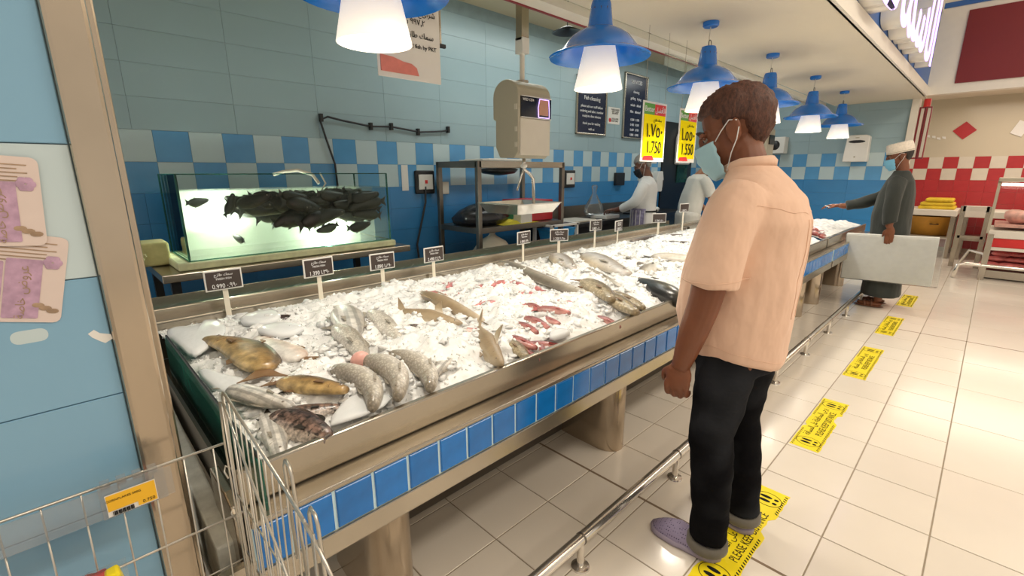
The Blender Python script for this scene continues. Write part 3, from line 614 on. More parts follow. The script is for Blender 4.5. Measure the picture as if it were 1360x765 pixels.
# rounded steel end plate and edges of the left end
m = MB(); m.prism([(YF + .05, .40), (YF + .05, .685), (YF + .07, .71), (YF + .12, .72), (YF + .25, .72), (YF + .25, .40)], .17, .19, 'x'); m.build('end_plate', 'steel', ct, bev=.004)
MB().bb((.13, 1.0, .43), (.19, 2.55, .45)).bb((.12, 1.0, .40), (.19, 1.02, .60)).build('end_shelf', 'steel', ct)
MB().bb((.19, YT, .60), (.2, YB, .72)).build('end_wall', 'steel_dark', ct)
# low rear glass wrapped in film
t = thing('rear_guard', 'low strip of greenish glass wrapped in film along the rear edge of the counter', 'guard', (2.8, 2.66, .8))
MB().bb((.2, 2.605, .80), (5.4, 2.74, .808)).build('glass_strip', 'glass_edge', t); MB().bb((.2, 2.735, .76), (5.4, 2.745, .85)).build('guard_rail', 'steel', t)
m = MB()
for k in range(60):
    x = .3 + k * .085; a = random.uniform(-.5, .5); m.tube([(x - .03, 2.615 + random.random() * .05, .812), (x + .05, 2.62 + random.random() * .1, .816 + random.random() * .006)], .0016, 4)
m.build('film_folds', 'acrylic', t)
# left end glass and foam
t = thing('end_glass', 'dark green edged glass sheet standing at the left end of the ice tray', 'glass sheet', (.235, 1.5, .6))
MB().prism([(1.02, .56), (1.02, .815), (1.05, .83), (2.10, .83), (2.14, .80), (2.14, .56)], .226, .234, 'x').build('glass_sheet', 'glass_edge', t); MB().tube([(.23, 1.03, .828), (.23, 2.11, .832)], .004, 6).build('polished_edge', 'black', t)
tag(MB().prism([(1.10, .44), (1.10, .60), (2.45, .74), (2.45, .44)], .135, .178, 'x').build('foam_strip', 'foam_grey', bev=.006), 'grey frosted foam strip lying beside the glass at the left end of the counter', 'foam')
# ------------------------------------------------ ice
def ice_z(x, y):
    v = Vector((x, y, 0))
    m_ = .022 * noise.noise(v * 2.3) + .024 * noise.noise(v * 6 + Vector((3, 1, 0))) + .022 * noise.noise(v * 15) + .012 * noise.noise(v * 32)
    e = min(1, (y - YT) / .22) * min(1, (YB - y) / .25); e = max(0, e)
    lft = min(1, max(0, (x - .24) / .25))
    hp = .035 * math.exp(-((x - 1.15) ** 2 + (y - 2.05) ** 2) / .05) + .025 * math.exp(-((x - .95) ** 2 + (y - 1.4) ** 2) / .03) + .02 * math.exp(-((x - 1.9) ** 2 + (y - 2.1) ** 2) / .06)
    return .752 + .062 * e * (.4 + .6 * lft) + m_ * (.3 + .7 * e) + hp * e
def ice_bed(x0, x1, name, label, nx, ny):
    xs = np.linspace(x0, x1, nx); ys = np.linspace(YT + .024, YB - .002, ny); vs = []; fs = []
    for i, x in enumerate(xs):
        for j, y in enumerate(ys):
            q = Vector((x, y, 0)) * 75; vs.append((x, y, ice_z(x, y) + .003 * noise.noise(q)))
    for i in range(nx - 1):
        for j in range(ny - 1): a = i * ny + j; fs.append((a, a + ny, a + ny + 1, a + 1))
    m = MB(); m.add(vs, fs); return tag(m.build(name, 'ice', smooth=True), label, 'ice', kind='stuff')
ice_bed(.236, 5.34, 'crushed_ice', 'crushed white ice heaped along the whole near tray', 620, 190)
ice_bed(5.44, 7.25, 'far_ice_sheet', 'thin layer of crushed ice in the farther tray', 120, 90)
m = MB(); rnd = random.Random(4)
for k in range(7000):
    x = .24 + 5.08 * rnd.random() ** 1.35; y = rnd.uniform(YT + .03, YB - .01); s = rnd.uniform(.003, .008) * (1 + .7 * (rnd.random() > .93)); z = ice_z(x, y) + s * .1
    vs = [Vector(p) * s * rnd.uniform(.6, 1.3) for p in ((1, 0, 0), (-.3, .9, 0), (-.6, -.8, .1), (.1, .1, 1), (.2, -.1, -.8))]
    a = rnd.random() * 6; M = Matrix.Rotation(a, 3, 'Z') @ Matrix.Rotation(rnd.uniform(-1, 1), 3, 'X')
    m.add([M @ v + Vector((x, y, z)) for v in vs], [(0, 1, 3), (1, 2, 3), (2, 0, 3), (1, 0, 4), (2, 1, 4), (0, 2, 4)])
tag(m.build('ice_chips', 'ice', smooth=False), 'loose chips of ice scattered over the crushed ice bed', 'ice', kind='stuff')
def slab(poly, z, th, label, tilt=(0, 0), mat='ice_clear'):
    cx = sum(p[0] for p in poly) / len(poly); cy = sum(p[1] for p in poly) / len(poly); n = len(poly); rs = []
    pts = []
    for i in range(n):      # round the outline
        a, b = Vector(poly[i - 1]), Vector(poly[i]); c = Vector(poly[(i + 1) % n])
        pts += [b * .5 + (a + b) * .25, b * .75 + a * .125 + c * .125, b * .5 + (b + c) * .25]
    for s, zz in ((.85, -th), (.97, -th * .7), (1.0, 0), (.96, th * .6), (.8, th), (.4, th * 1.1), (.02, th * 1.12)):
        rs.append([Vector((cx + (p[0] - cx) * s, cy + (p[1] - cy) * s, z + zz + (p[0] - cx) * s * tilt[0] + (p[1] - cy) * s * tilt[1])) for p in pts])
    return tag(MB().rings([[p + Vector((0, 0, .006 * noise.noise(p * 14))) for p in r] for r in rs]).build('ice_slab', mat, smooth=True), label, 'ice slab', 'melting ice slabs on the bed')
slab([(.235, 2.2), (.28, 2.26), (.36, 2.2), (.40, 2.3), (.45, 2.2), (.40, 2.0), (.30, 1.88), (.26, 1.84), (.245, 2.0)], .816, .012, 'large smooth clear ice slab over the back left corner of the tray, by the glass')
slab([(.242, 1.72), (.275, 1.74), (.31, 1.62), (.35, 1.50), (.32, 1.42), (.26, 1.46)], .800, .012, 'smooth ice slab beside the big tan fish at the left glass')
slab([(.47, 2.12), (.55, 2.24), (.66, 2.2), (.63, 2.05), (.53, 2.0)], .825, .013, 'rounded ice slab near the back rail behind the big tan fish')
slab([(.40, 1.10), (.55, 1.25), (.62, 1.16), (.60, 1.095), (.47, 1.085)], .795, .006, 'flat clear ice sheet at the front rail below the amber fish head')
slab([(1.28, 1.10), (1.36, 1.17), (1.44, 1.14), (1.40, 1.09)], .80, .012, 'small ice slab among the dark red fish at the front rail')
slab([(.50, 1.98), (.60, 1.98), (.66, 1.84), (.56, 1.78), (.49, 1.86)], .828, .012, 'pale ice slab above the white-bellied fish')

FPOS = []
# ------------------------------------------------ fish
def fish_meshes(kind, Ln, H, Tk, mat, bend=0, nose=.5, tailw=.12, fin='fin_grey', tail=1.0, fork=.35, dors=1.0, shark=False, eye=1.0, scm=1):
    """local: +x head, +y back, z thickness; returns list of (name, mesh)"""
    N = 22; rs = []
    def prof(s):   # s 0 tail root .. 1 nose
        if shark: return max(.03, (math.sin(PI * min(1, s * .62 + .36)) ** .8) * (.35 + .65 * min(1, s * 2.2)) if s < .99 else .05)
        h = math.sin(PI * (s ** .72 * .93 + .055)) ** .75
        if s > .6: h = math.sin(PI * (s ** .72 * .93 + .055)) ** (.75 - .35 * (s - .6) / .4)
        return max(tailw, h) if s < .5 else max(.04, h)
    def spine(s): x = (s - .5) * Ln; return Vector((x, bend * Ln * (1 - (2 * s - 1) ** 2), 0)), math.atan2(-bend * 4 * (2 * s - 1), 1)
    for i in range(N):
        s = i / (N - 1); c, a = spine(s); h = prof(s); n = Vector((-math.sin(a), math.cos(a), 0)); tk = max(.05, h ** .8)
        rs.append([c + n * (math.cos(q) * h * H / 2) + Vector((0, 0, math.sin(q) * Tk / 2 * tk)) for q in [2 * PI * k / 16 for k in range(16)]])
    out = [('body', MB().rings(rs).mesh('body', mat, smooth=True))]
    c0, a0 = spine(0); d0 = Vector((math.cos(a0), math.sin(a0), 0)); n0 = Vector((-math.sin(a0), math.cos(a0), 0))
    th = .0015; w = H * .42 * tail; l = Ln * .17 * tail
    def plate(pts, mt, nm):
        m = MB(); n = len(pts); m.add([p + Vector((0, 0, th)) for p in pts] + [p - Vector((0, 0, th)) for p in pts], [tuple(range(n)), tuple(reversed(range(n, 2 * n)))] + [(i, (i + 1) % n, (i + 1) % n + n, i + n) for i in range(n)])
        out.append((nm, m.mesh(nm, mt)))
    rt = H * tailw * .45
    if tail: plate([c0 + n0 * rt + d0 * .01, c0 - n0 * rt + d0 * .01, c0 - n0 * w * .7 - d0 * l * .7, c0 - n0 * w - d0 * l, c0 - d0 * l * (1 - fork), c0 + n0 * w - d0 * l * (1.25 if shark else 1), c0 + n0 * w * .7 - d0 * l * .7], fin, 'tail_fin')
    if dors:
        pts = []; A, B = (.5, .66) if shark else (.28, .74)
        for k in range(8): s = A + (B - A) * k / 7; c, a = spine(s); n = Vector((-math.sin(a), math.cos(a), 0)); pts.append(c + n * prof(s) * H * .47)
        top = []
        for k in range(8): s = A + (B - A) * k / 7; c, a = spine(s - .03); n = Vector((-math.sin(a), math.cos(a), 0)); e = (1 - abs(k - 3.0) / 5) if shark else (.55 + .45 * math.sin(k * 1.1 + .8)); top.append(c + n * (prof(s) * H * .47 + H * (.55 if shark else .13) * dors * max(.1, e)))
        plate(pts + top[::-1], fin, 'dorsal_fin')
        pts = []; c, a = spine(.32); n = Vector((-math.sin(a), math.cos(a), 0)); d = Vector((math.cos(a), math.sin(a), 0)); b = c - n * prof(.32) * H * .45
        plate([b + d * Ln * .05, b - d * Ln * .04, b - d * Ln * .07 - n * H * .16 * dors, b + d * Ln * .01 - n * H * .12 * dors], fin, 'anal_fin')
    c, a = spine(.70); n = Vector((-math.sin(a), math.cos(a), 0)); d = Vector((math.cos(a), math.sin(a), 0)); zt = Tk / 2 * .98; b = c - n * H * .1 + Vector((0, 0, zt * .95))
    plate([b, b - n * H * .06, b - d * Ln * .12 - n * H * (.35 if shark else .14) + Vector((0, 0, .003)), b - d * Ln * .10 + Vector((0, 0, .003))], fin, 'pectoral_fin')
    if eye:
        c, a = spine(.90); n = Vector((-math.sin(a), math.cos(a), 0)); r = H * .055 * eye; zz = Tk / 2 * max(.05, prof(.9) ** .8)
        out.append(('eye', MB().ell(c + n * H * .06 + Vector((0, 0, zz * .9)), (r, r, r * .5), 12, 8).ell(c + n * H * .06 + Vector((0, 0, zz * .9 + r * .25)), (r * .5, r * .5, r * .35), 10, 6).mesh('eye', ['eye_white', 'eye_dark'], smooth=True)))
        me = out[-1][1]; half = len(me.polygons)
        nb = 12 * 8 - 12 + 2 - 0
        for i, p in enumerate(me.polygons): p.material_index = 1 if i >= 12 * 7 + 2 + 0 else 0
    # gill line
    c, a = spine(.80); n = Vector((-math.sin(a), math.cos(a), 0)); g = []
    for k in range(7): u = -.32 + .64 * k / 6; g.append(c + n * H * u * prof(.8) * 1.1 + Vector((-.03 * Ln * math.cos(u * 4), 0, Tk / 2 * max(.05, prof(.8) ** .8) * math.sqrt(max(0, 1 - (2 * u * 1.05) ** 2)) * .98)))
    out.append(('gill', MB().tube(g, max(.0009, H * .012), 5).mesh('gill', fin)))
    return out
KINDS = {}
def fish(kind, name, label, x, y, deg, roll=0, pitch=0, dz=0, sc=1.0, flip=False, group='fish laid out on the ice', z=None, cat='fish'):
    t = bpy.data.objects.new(name, None); t.empty_display_size = .05; COL.objects.link(t); tag(t, label, cat, group)
    t.location = (x, y, (ice_z(x, y) if z is None else z) + dz - .019); M = Matrix.Rotation(math.radians(deg), 3, 'Z') @ Matrix.Rotation(math.radians(pitch), 3, 'Y') @ Matrix.Rotation(math.radians(roll), 3, 'X')
    t.rotation_euler = M.to_euler(); t.scale = (sc, -sc if flip else sc, sc)
    for nm, me in KINDS[kind]: place(nm, me, t)
    FPOS.append((kind, x, y, deg, sc)); return t
KINDS['tan'] = fish_meshes('tan', .46, .155, .062, 'f_tan', .10, fin='fin_tan', tailw=.22, tail=1.1)
KINDS['amber'] = fish_meshes('amber', .27, .10, .055, 'f_tan', .03, fin='fin_tan', tailw=.25, eye=1.3)
KINDS['mottle'] = fish_meshes('mottle', .22, .10, .05, 'f_mottle', .04, fin='fin_dark', tailw=.3)
KINDS['white'] = fish_meshes('white', .33, .12, .05, 'f_white', -.05, fin='fin_tan')
KINDS['silver'] = fish_meshes('silver', .42, .13, .07, 'f_silver', .02, fin='fin_grey')
KINDS['mullet'] = fish_meshes('mullet', .32, .082, .075, 'f_mullet', -.16, fin='fin_grey', tailw=.35)
KINDS['mulletS'] = fish_meshes('mulletS', .42, .088, .08, 'f_mullet', .03, fin='fin_grey', tailw=.3)
KINDS['shark'] = fish_meshes('shark', .55, .10, .08, 'f_shark', .07, fin='f_shark', shark=True, tail=1.3, eye=.6, dors=1)
KINDS['sharkS'] = fish_meshes('sharkS', .32, .10, .07, 'f_shark', -.04, fin='f_shark', shark=True, tail=1.2, eye=.6, dors=1)
KINDS['red'] = fish_meshes('red', .155, .052, .04, 'f_red', .03, fin='fin_red', tailw=.3)
KINDS['pink'] = fish_meshes('pink', .13, .045, .035, 'f_pink', -.04, fin='fin_red', tailw=.3)
KINDS['king'] = fish_meshes('king', .95, .11, .085, 'f_king', .05, fin='fin_grey', tailw=.12)
KINDS['bream'] = fish_meshes('bream', .62, .19, .075, 'f_bream', -.03, fin='fin_grey', tailw=.13, tail=.9)
KINDS['olive'] = fish_meshes('olive', .40, .13, .07, 'f_olive', .03, fin='fin_tan', tailw=.2)
KINDS['tuna'] = fish_meshes('tuna', .46, .15, .12, 'f_black', .03, fin='fin_dark', tailw=.14)
KINDS['gtuna'] = fish_meshes('gtuna', .44, .12, .09, 'f_king', .02, fin='fin_dark', tailw=.14)
KINDS['eel'] = fish_meshes('eel', .75, .045, .04, 'f_eel', .08, fin='fin_dark', tailw=.5, tail=.4)
KINDS['ribbon'] = fish_meshes('ribbon', .72, .05, .03, 'f_king', .05, fin='fin_grey', tailw=.2, tail=.5)
F = fish
F('tan', 'reef_fish', 'big olive-tan fish with a dark mottled back beside the left glass', .365, 1.76, 97, dz=.034, roll=4, flip=True)
F('white', 'white_fish', 'white-bellied fish with a pinkish back, right of the big tan fish', .505, 1.72, 98, dz=.032, flip=True)
F('mottle', 'dark_fish', 'dark reddish fish head poking out of the ice near the back rail', .62, 2.12, 160, dz=.0, sc=.8)
F('mottle', 'dark_fish', 'small dark fish tail sticking up between two ice slabs at the back', .52, 2.0, 80, dz=-.005, sc=.55, roll=40)
F('white', 'yellowish_fish', 'yellowish fish half buried at the back rail near the first tag', .63, 2.28, 10, dz=-.005, sc=.7)
F('amber', 'amber_fish', 'amber-brown fish with a pale eye facing the front rail', .455, 1.30, -58, dz=.026, sc=.85)
F('mottle', 'dark_fish', 'black and white mottled fish left of the amber fish', .40, 1.21, -20, dz=.024, sc=.8)
F('mottle', 'maroon_fish', 'dark maroon mottled fish touching the front rail, below the amber fish', .36, 1.165, -70, dz=.028, roll=20)
F('silver', 'silver_fish', 'whitish fish standing against the front rail near the trolley', .305, 1.19, -100, dz=.024, sc=.55)
F('silver', 'silver_fish', 'silver fish with a dark open mouth, at the tail of the big tan fish', .335, 1.37, -70, dz=.016, sc=.62, flip=True)
F('mullet', 'mullet', 'scaly grey mullet at the front rail, leftmost of the curved three', .545, 1.245, -95, dz=.024, roll=0, flip=True)
F('mullet', 'mullet', 'scaly grey mullet at the front rail, middle of the curved three', .635, 1.24, -100, dz=.024, roll=10, flip=True)
F('mullet', 'mullet', 'scaly grey mullet at the front rail, rightmost of the curved three', .735, 1.235, -98, dz=.024, flip=True)
F('mulletS', 'mullet', 'silver mullet with a pink cut head, in the middle of the left half', .70, 1.57, -101, dz=.030, roll=12)
hd_ = [o for o in COL.objects if o.get('label') == 'silver mullet with a pink cut head, in the middle of the left half'][0]
ph = place('cut_head', MB().ell((.180, -.010, .0), (.034, .034, .034), 16, 10).mesh('cut_head', 'meat_pale', smooth=True), hd_); ph['label'] = 'pink raw cut head end'
F('silver', 'striped_fish', 'pale silver fish with fine stripes behind the pink-headed mullet', .80, 1.80, -110, dz=.032, sc=1.05)
F('mulletS', 'mullet', 'grey-brown mullet right of the striped silver fish', .90, 1.68, -103, dz=.028, roll=-10)
F('silver', 'silver_fish', 'small silver fish lying under the tail of the striped one', .78, 1.54, -88, dz=.006, sc=.45)
F('white', 'yellow_finned_fish', 'half buried fish with a yellowish fin left of the pink-headed mullet', .62, 1.62, -70, dz=-.018, sc=.7)
F('mottle', 'striped_small_fish', 'small striped grey fish piece left of the little shark', .99, 1.60, -120, dz=.004, sc=.7)
F('sharkS', 'small_shark', 'small sandy shark with raised fins in the middle of the left half', 1.09, 1.60, -75, dz=.034, roll=50)
F('shark', 'shark', 'long sandy shark curving through the ice behind the small one', 1.29, 1.76, 82, dz=.022, roll=30, sc=1.12)
F('sharkS', 'shark_fin_piece', 'sandy shark with its big fin up, against the front rail', 1.08, 1.22, -118, dz=.024, roll=60, sc=1.15)
F('olive', 'olive_fish', 'olive-grey fish at the front rail, right of the upright shark fin', 1.17, 1.19, -110, dz=.008, sc=.6)
F('sharkS', 'shark_tail', 'brownish fin sticking up through the ice between the two sharks', 1.22, 1.5, 30, dz=-.01, sc=.5, roll=60)
F('ribbon', 'thin_dark_fish', 'thin dark tail poking up near the third price tag', 1.36, 2.2, -127, dz=.0, sc=.42)
F('pink', 'small_fish', 'little brown fish alone right of the long shark\'s tail', 1.13, 1.38, -60, dz=.01, sc=.8)
F('silver', 'silver_fish', 'silver fish mostly under ice, front of the curved mullets on the right', .86, 1.22, -150, dz=.0, sc=.55)
F('mottle', 'small_fish', 'small dark-striped fish by the front rail, right of the curved mullets', .80, 1.27, -100, dz=.0, sc=.7)
RED = [('r1', 1.50, 2.12, -168), ('r2', 1.53, 2.04, -152), ('r3', 1.50, 1.91, -168), ('r4', 1.58, 1.86, -164), ('r5', 1.72, 1.86, -168), ('r6', 1.80, 1.81, 100), ('r7', 1.82, 1.70, 95), ('r8', 1.57, 1.60, 163), ('r9', 1.67, 1.62, 167), ('r10', 1.41, 1.62, 173), ('r11', 1.72, 1.40, 130), ('r12', 1.34, 1.98, 150), ('r13', 1.41, 2.0, 170)]
RL = ['far left one by the shark', 'second from the long shark, toward the rail', 'below the fourth price tag', 'between the fourth tag and the long grey fish', 'short one before the long grey fish', 'thin dark one lying lengthwise in the back row', 'slender brown one ending the back row', 'left of a close pair in mid-ice', 'right of a close pair in mid-ice', 'faint one left of the close pair', 'pale one right above the dark red rows', 'bright one touching the shark\'s back', 'deep pink one touching the shark\'s back']
for (n_, x, y, a), lb in zip(RED, RL): F('pink', 'small_red_fish', 'small reddish fish half sunk in ice, ' + lb, x, y, a, dz=.004, group='small half-buried red fish')
DR = [(1.54, 1.30, -68, 1.0), (1.53, 1.41, -99, .8), (1.40, 1.28, -98, 1.1), (1.47, 1.27, -87, .8), (1.32, 1.26, -96, .9), (1.21, 1.19, -86, 1.05), (1.29, 1.13, -50, 1.05), (1.18, 1.13, -93, .9), (1.72, 1.14, -98, 1.05), (1.25, 1.12, -120, .8)]
DL = ['topmost long one of the cluster', 'small one above the topmost pair', 'long rusty one in the cluster middle', 'right of the rusty one', 'left end of the middle row', 'dark wine one, lowest left', 'pointing right along the front rail', 'bright red one at the very rail', 'alone by the rail, near the olive fish', 'under the others at the rail']
for (x, y, a, s), lb in zip(DR, DL): F('red', 'red_snapper', 'dark red snapper in mid-counter, ' + lb, x, y, a, dz=.016, sc=s, roll=12, group='dark red fish cluster')
F('king', 'kingfish', 'very long grey fish whose head lies near the fifth price tag', 2.05, 1.82, -108, dz=.032, flip=True)
F('bream', 'grey_fish', 'grey fish with an open back, right of the long grey fish\'s head', 2.50, 2.02, -128, dz=.016, sc=.85)
F('bream', 'silver_bream', 'big silver deep-bodied fish with a tan belly in the right half', 2.62, 1.76, -124, dz=.03, sc=1.15)
F('ribbon', 'ribbon_fish', 'thin silver fish lying between the long grey fish and the silver bream', 2.32, 1.66, -118, dz=.01)
F('olive', 'olive_fish', 'olive scaly fish in the front right group, topmost', 1.95, 1.36, -124, dz=.022)
F('olive', 'olive_fish', 'olive-brown fish in the front right group, against the front rail', 1.90, 1.21, -118, dz=.028, sc=.95)
F('olive', 'olive_fish', 'olive fish at the right of the front group, pointing at the rail', 2.02, 1.24, -112, dz=.012, sc=.8)
F('tuna', 'black_fish', 'thick black shiny fish next to the man\'s elbow', 2.34, 1.22, 60, dz=.03)
F('gtuna', 'grey_black_fish', 'grey and black fish with a bloody gill behind the thick black one', 2.74, 1.50, 20, dz=.02)
F('ribbon', 'ribbon_fish', 'thin grey fish running past the silver bream towards the man', 2.95, 1.70, 57, dz=.008)
F('ribbon', 'thin_dark_fish', 'thin dark fish in clean ice beyond the silver bream', 3.45, 1.95, 30, dz=.0, sc=.6)
F('eel', 'eel', 'long black eel at the far back rail', 4.1, 2.18, -10, dz=.012)
F('eel', 'eel', 'black eel in front of the other one by the man\'s chest', 3.95, 1.93, -60, dz=.012, sc=.8)
F('gtuna', 'grey_fish', 'grey fish hidden partly by the man\'s shirt', 3.1, 1.45, -80, dz=.016)
for x, y, a, lb in ((5.55, 1.25, 40, 'reddish fillet-like fish at the near end of the farther tray'), (5.85, 1.35, 60, 'reddish fish in the middle of the farther tray'), (6.15, 1.42, 30, 'reddish fish at the far side of the farther tray'), (5.62, 1.16, 10, 'dark red fish against the front panel of the farther tray')):
    F('red', 'red_fish', lb, x, y, a, dz=.02, sc=1.6, group='red fish in the farther tray')
rl = random.Random(21); m = MB()
def ice_lump(x, y, z, s):
    seed = rl.random() * 50; sx, sy, sz = rl.uniform(.7, 1.5) * s, rl.uniform(.7, 1.3) * s, rl.uniform(.4, .8) * s; a = rl.random() * 6; rs = []
    for i in range(1, 7):
        th = PI * i / 7; ring = []
        for k in range(9):
            ph = 2 * PI * k / 9 + a; d = Vector((math.sin(th) * math.cos(ph), math.sin(th) * math.sin(ph), -math.cos(th))); r = 1 + .95 * noise.noise(d * 1.9 + Vector((seed, 0, 0)))
            ring.append(Vector((x + d.x * sx * r, y + d.y * sy * r, z + d.z * sz * r)))
        rs.append(ring)
    m.rings(rs)
for kd, fx, fy, dg, sc in FPOS:      # ice pushed up around each fish and over its edges
    if fx > 5.3: continue
    bb = KINDS[kd][0][1].vertices; Lh = max(v.co.x for v in bb) * sc; Hh = max(v.co.y for v in bb) * sc; ca, sa = math.cos(math.radians(dg)), math.sin(math.radians(dg))
    for q in range(int(6 + 34 * Lh)):
        u = rl.uniform(-1, 1); w_ = rl.choice((-1, 1)) * rl.uniform(.85, 1.25) * (1 - .5 * abs(u)); lx, ly = u * Lh, w_ * Hh; x, y = fx + ca * lx - sa * ly, fy + sa * lx + ca * ly
        if x < .26 or y < YT + .04 or y > YB - .02: continue
        s = rl.uniform(.007, .016) * (.7 if Lh < .1 else 1); ice_lump(x, y, ice_z(x, y) + s * .35, s)
for q in range(420):
    x = .3 + 4.9 * rl.random() ** 1.4; y = rl.uniform(YT + .05, YB - .03); s = rl.uniform(.008, .024); ice_lump(x, y, ice_z(x, y) - s * .05, s)
tag(m.build('ice_lumps', 'ice', smooth=True), 'rounded lumps of melting ice lying around and against the fish', 'ice', kind='stuff')
m = MB()
for k in range(4): m.bb((5.50 + k * .36, 1.10, .785), (5.82 + k * .36, 1.34 + .03 * k, .79))
tag(m.build('white_liner_sheet', 'white'), 'white paper liner under the red fish in the farther tray', 'liner')

# ------------------------------------------------ price tags on stakes
TG = [(.517, 2.448, .15, '0.990 ٠.٩٩٠', 'dark price tag reading 0.990, first from the left'), (.92, 2.35, .165, '1.390 ١.٣٩٠', 'dark price tag, second from the left, below the fish tank'), (1.30, 2.39, .14, '1.890 ١.٨٩٠', 'dark price tag, third from the left, at the tank bench end'),
      (1.69, 2.44, .125, '2.490 ٢.٤٩٠', 'dark price tag, fourth from the left, before the hanging cable'), (2.49, 2.417, .155, '1.990 ١.٩٩٠', 'dark price tag on a leaning stake before the steel rack'), (2.85, 2.37, .145, '1.250 ١.٢٥٠', 'turned price tag in front of the blue plastic bin'),
      (3.45, 2.45, .17, '0.800 ٠.٨٠٠', 'price tag right of the rack, in front of the dark sink unit'), (3.67, 2.354, .155, '2.200 ٢.٢٠٠', 'price tag in front of the hair-netted worker\'s apron'), (4.5, 2.40, .165, '1.700 ١.٧٠٠', 'small price tag right of the hair-netted worker'), (5.05, 2.40, .24, '3.100 ٣.١٠٠', 'price tag in front of the bending worker\'s arm')]
for k, (x, y, h, tx, lb) in enumerate(TG):
    z0 = ice_z(x, y) - .03; zc = .80 + h; t = thing('price_tag', lb, 'price tag', (x, y, z0), 'dark price tags along the rear of the counter')
    MB().bb((x - .009, y, z0), (x + .013, y + .004, zc)).build('stake', 'stake', t)
    w, h2 = .078, .048; a = .10
    MB().bb((x - w, y - .010, zc - h2), (x + w, y - .002, zc + h2)).build('tag_frame', 'tag_frame', t, bev=.003)
    MB().bb((x - w + .007, y - .012, zc - h2 + .007), (x + w - .007, y - .0095, zc + h2 - .007)).build('tag_panel', 'tag_dark', t)
    text('tag_text', tx, .030, (x, y - .0135, zc - .028), (1, 0, 0), (0, 0, 1), 'print_white', t, sx=.8)
    if k < 8:
        text('tag_text', arabic('سمك طازج'), .017, (x, y - .0135, zc + .026), (1, 0, 0), (0, 0, 1), 'print_white', t); text('tag_text', 'FRESH FISH', .013, (x, y - .0135, zc + .006), (1, 0, 0), (0, 0, 1), 'print_white', t)
    t.rotation_euler = (0, 0, [0, .05, 0, .06, .1, -.5, -.1, .15, -.6, -.2][k])

# ------------------------------------------------ guard rail along the floor
t = thing('guard_rail', 'low polished steel guard rail on short posts along the front of the counter', 'rail', (3.5, .845, 0))
MB().cyl((.3, .845, .125), (3.9, .845, .125), .022, n=20).build('rail_tube', 'chrome', t, smooth=True, auto=40); MB().cyl((3.9, .845, .125), (7.4, .845, .125), .022, n=20).build('rail_tube', 'chrome', t, smooth=True, auto=40)
for x in (.45, 1.182, 1.924, 2.66, 3.4, 4.137, 4.87, 5.6, 6.34, 7.08):
    MB().cyl((x, .845, 0), (x, .845, .11), .014).build('post', 'chrome', t, smooth=True, auto=40); MB().lathe([(.0, .012), (.02, .012), (.034, .006), (.036, 0), (0, 0)], (x, .845, 0), 20).build('foot_flange', 'chrome', t, smooth=True, auto=40)
    MB().cyl((x - .004, .845, .125), (x + .004, .845, .125), .0235, n=20).build('joint_ring', 'steel_dark', t, smooth=True, auto=40)

# ------------------------------------------------ floor stickers
def sticker(x0, x1, label, torn=0, seed=0):
    y0, y1 = .408, .548; xc = (x0 + x1) / 2; t = thing('floor_sticker', label, 'sticker', (xc, .478, 0), 'yellow distance stickers on the floor'); r = random.Random(seed)
    top, bot = [], []
    n = 26
    for i in range(n + 1):
        x = x0 + (x1 - x0) * i / n; j = (.004 if r.random() < .35 else 0) + (.012 if torn and r.random() < .22 else 0); top.append((x, y1 - j)); j = (.004 if r.random() < .5 else 0) + (.02 if torn and .55 < i / n < .72 else 0); bot.append((x, y0 + j))
    MB().prism(bot + top[::-1], .0002, .0012).build('sticker_sheet', 'yellow', t)
    m = MB(); k = 0; x = x0 + .01
    while x < x1 - .02:
        if not (torn and .5 < (x - x0) / (x1 - x0) < .75): m.add([(x, y0 + .006, .0016), (x + .007, y0 + .006, .0016), (x + .013, y0 + .017, .0016), (x + .006, y0 + .017, .0016)], [(0, 1, 2, 3)])
        if torn < 2 and not (.3 < (x - x0) / (x1 - x0) < .6): m.add([(x, y1 - .015, .0016), (x + .007, y1 - .015, .0016), (x + .013, y1 - .006, .0016), (x + .006, y1 - .006, .0016)], [(0, 1, 2, 3)])
        x += .016
    tag(m.build('hazard_stripes', 'print_black', t), kind='stuff')
    text('sticker_text', 'PLEASE KEEP DISTANCE', .047, (xc, .453, .0018), (1, 0, 0), (0, 1, 0), 'print_black', t, ext=.0002, sx=.72)
    text('sticker_text', arabic('يرجى المحافظة على المسافة'), .046, (xc, .505, .0018), (1, 0, 0), (0, 1, 0), 'print_black', t, ext=.0002, sx=.8)
    for xx in (x0 + .085, x1 - .085):
        m = MB(); n = 32; vs = []
        for k in range(n): a = 2 * PI * k / n; vs += [(xx + .050 * math.cos(a), .478 + .058 * math.sin(a), .0018), (xx + .047 * math.cos(a), .478 + .055 * math.sin(a), .0018)]
        m.add(vs, [(2 * k, 2 * k + 1, (2 * k + 3) % (2 * n), (2 * k + 2) % (2 * n)) for k in range(n)])
        for dx in (-.015, .015):
            m.ell((xx + dx, .488, .0018), (.0095, .026, .0006), 12, 6); m.ell((xx + dx, .446, .0018), (.008, .010, .0006), 10, 6)
        m.build('footprint_emblem', 'print_black', t)
    return t
sticker(1.42, 2.16, 'yellow PLEASE KEEP DISTANCE sticker under the shoes of the man in the salmon shirt', 2, 1)
sticker(2.645, 3.375, 'yellow PLEASE KEEP DISTANCE sticker, the first beyond the man in the salmon shirt', 1, 2)
sticker(3.885, 4.69, 'yellow floor sticker, second beyond the man in the salmon shirt', 0, 3); sticker(5.17, 5.89, 'yellow floor sticker, third beyond the man in the salmon shirt', 0, 4)
sticker(6.46, 7.10, 'yellow floor sticker right beside the sandals of the man in the dark robe', 0, 5); sticker(7.75, 8.35, 'farthest yellow floor sticker, below the corner of the foam board', 0, 6)

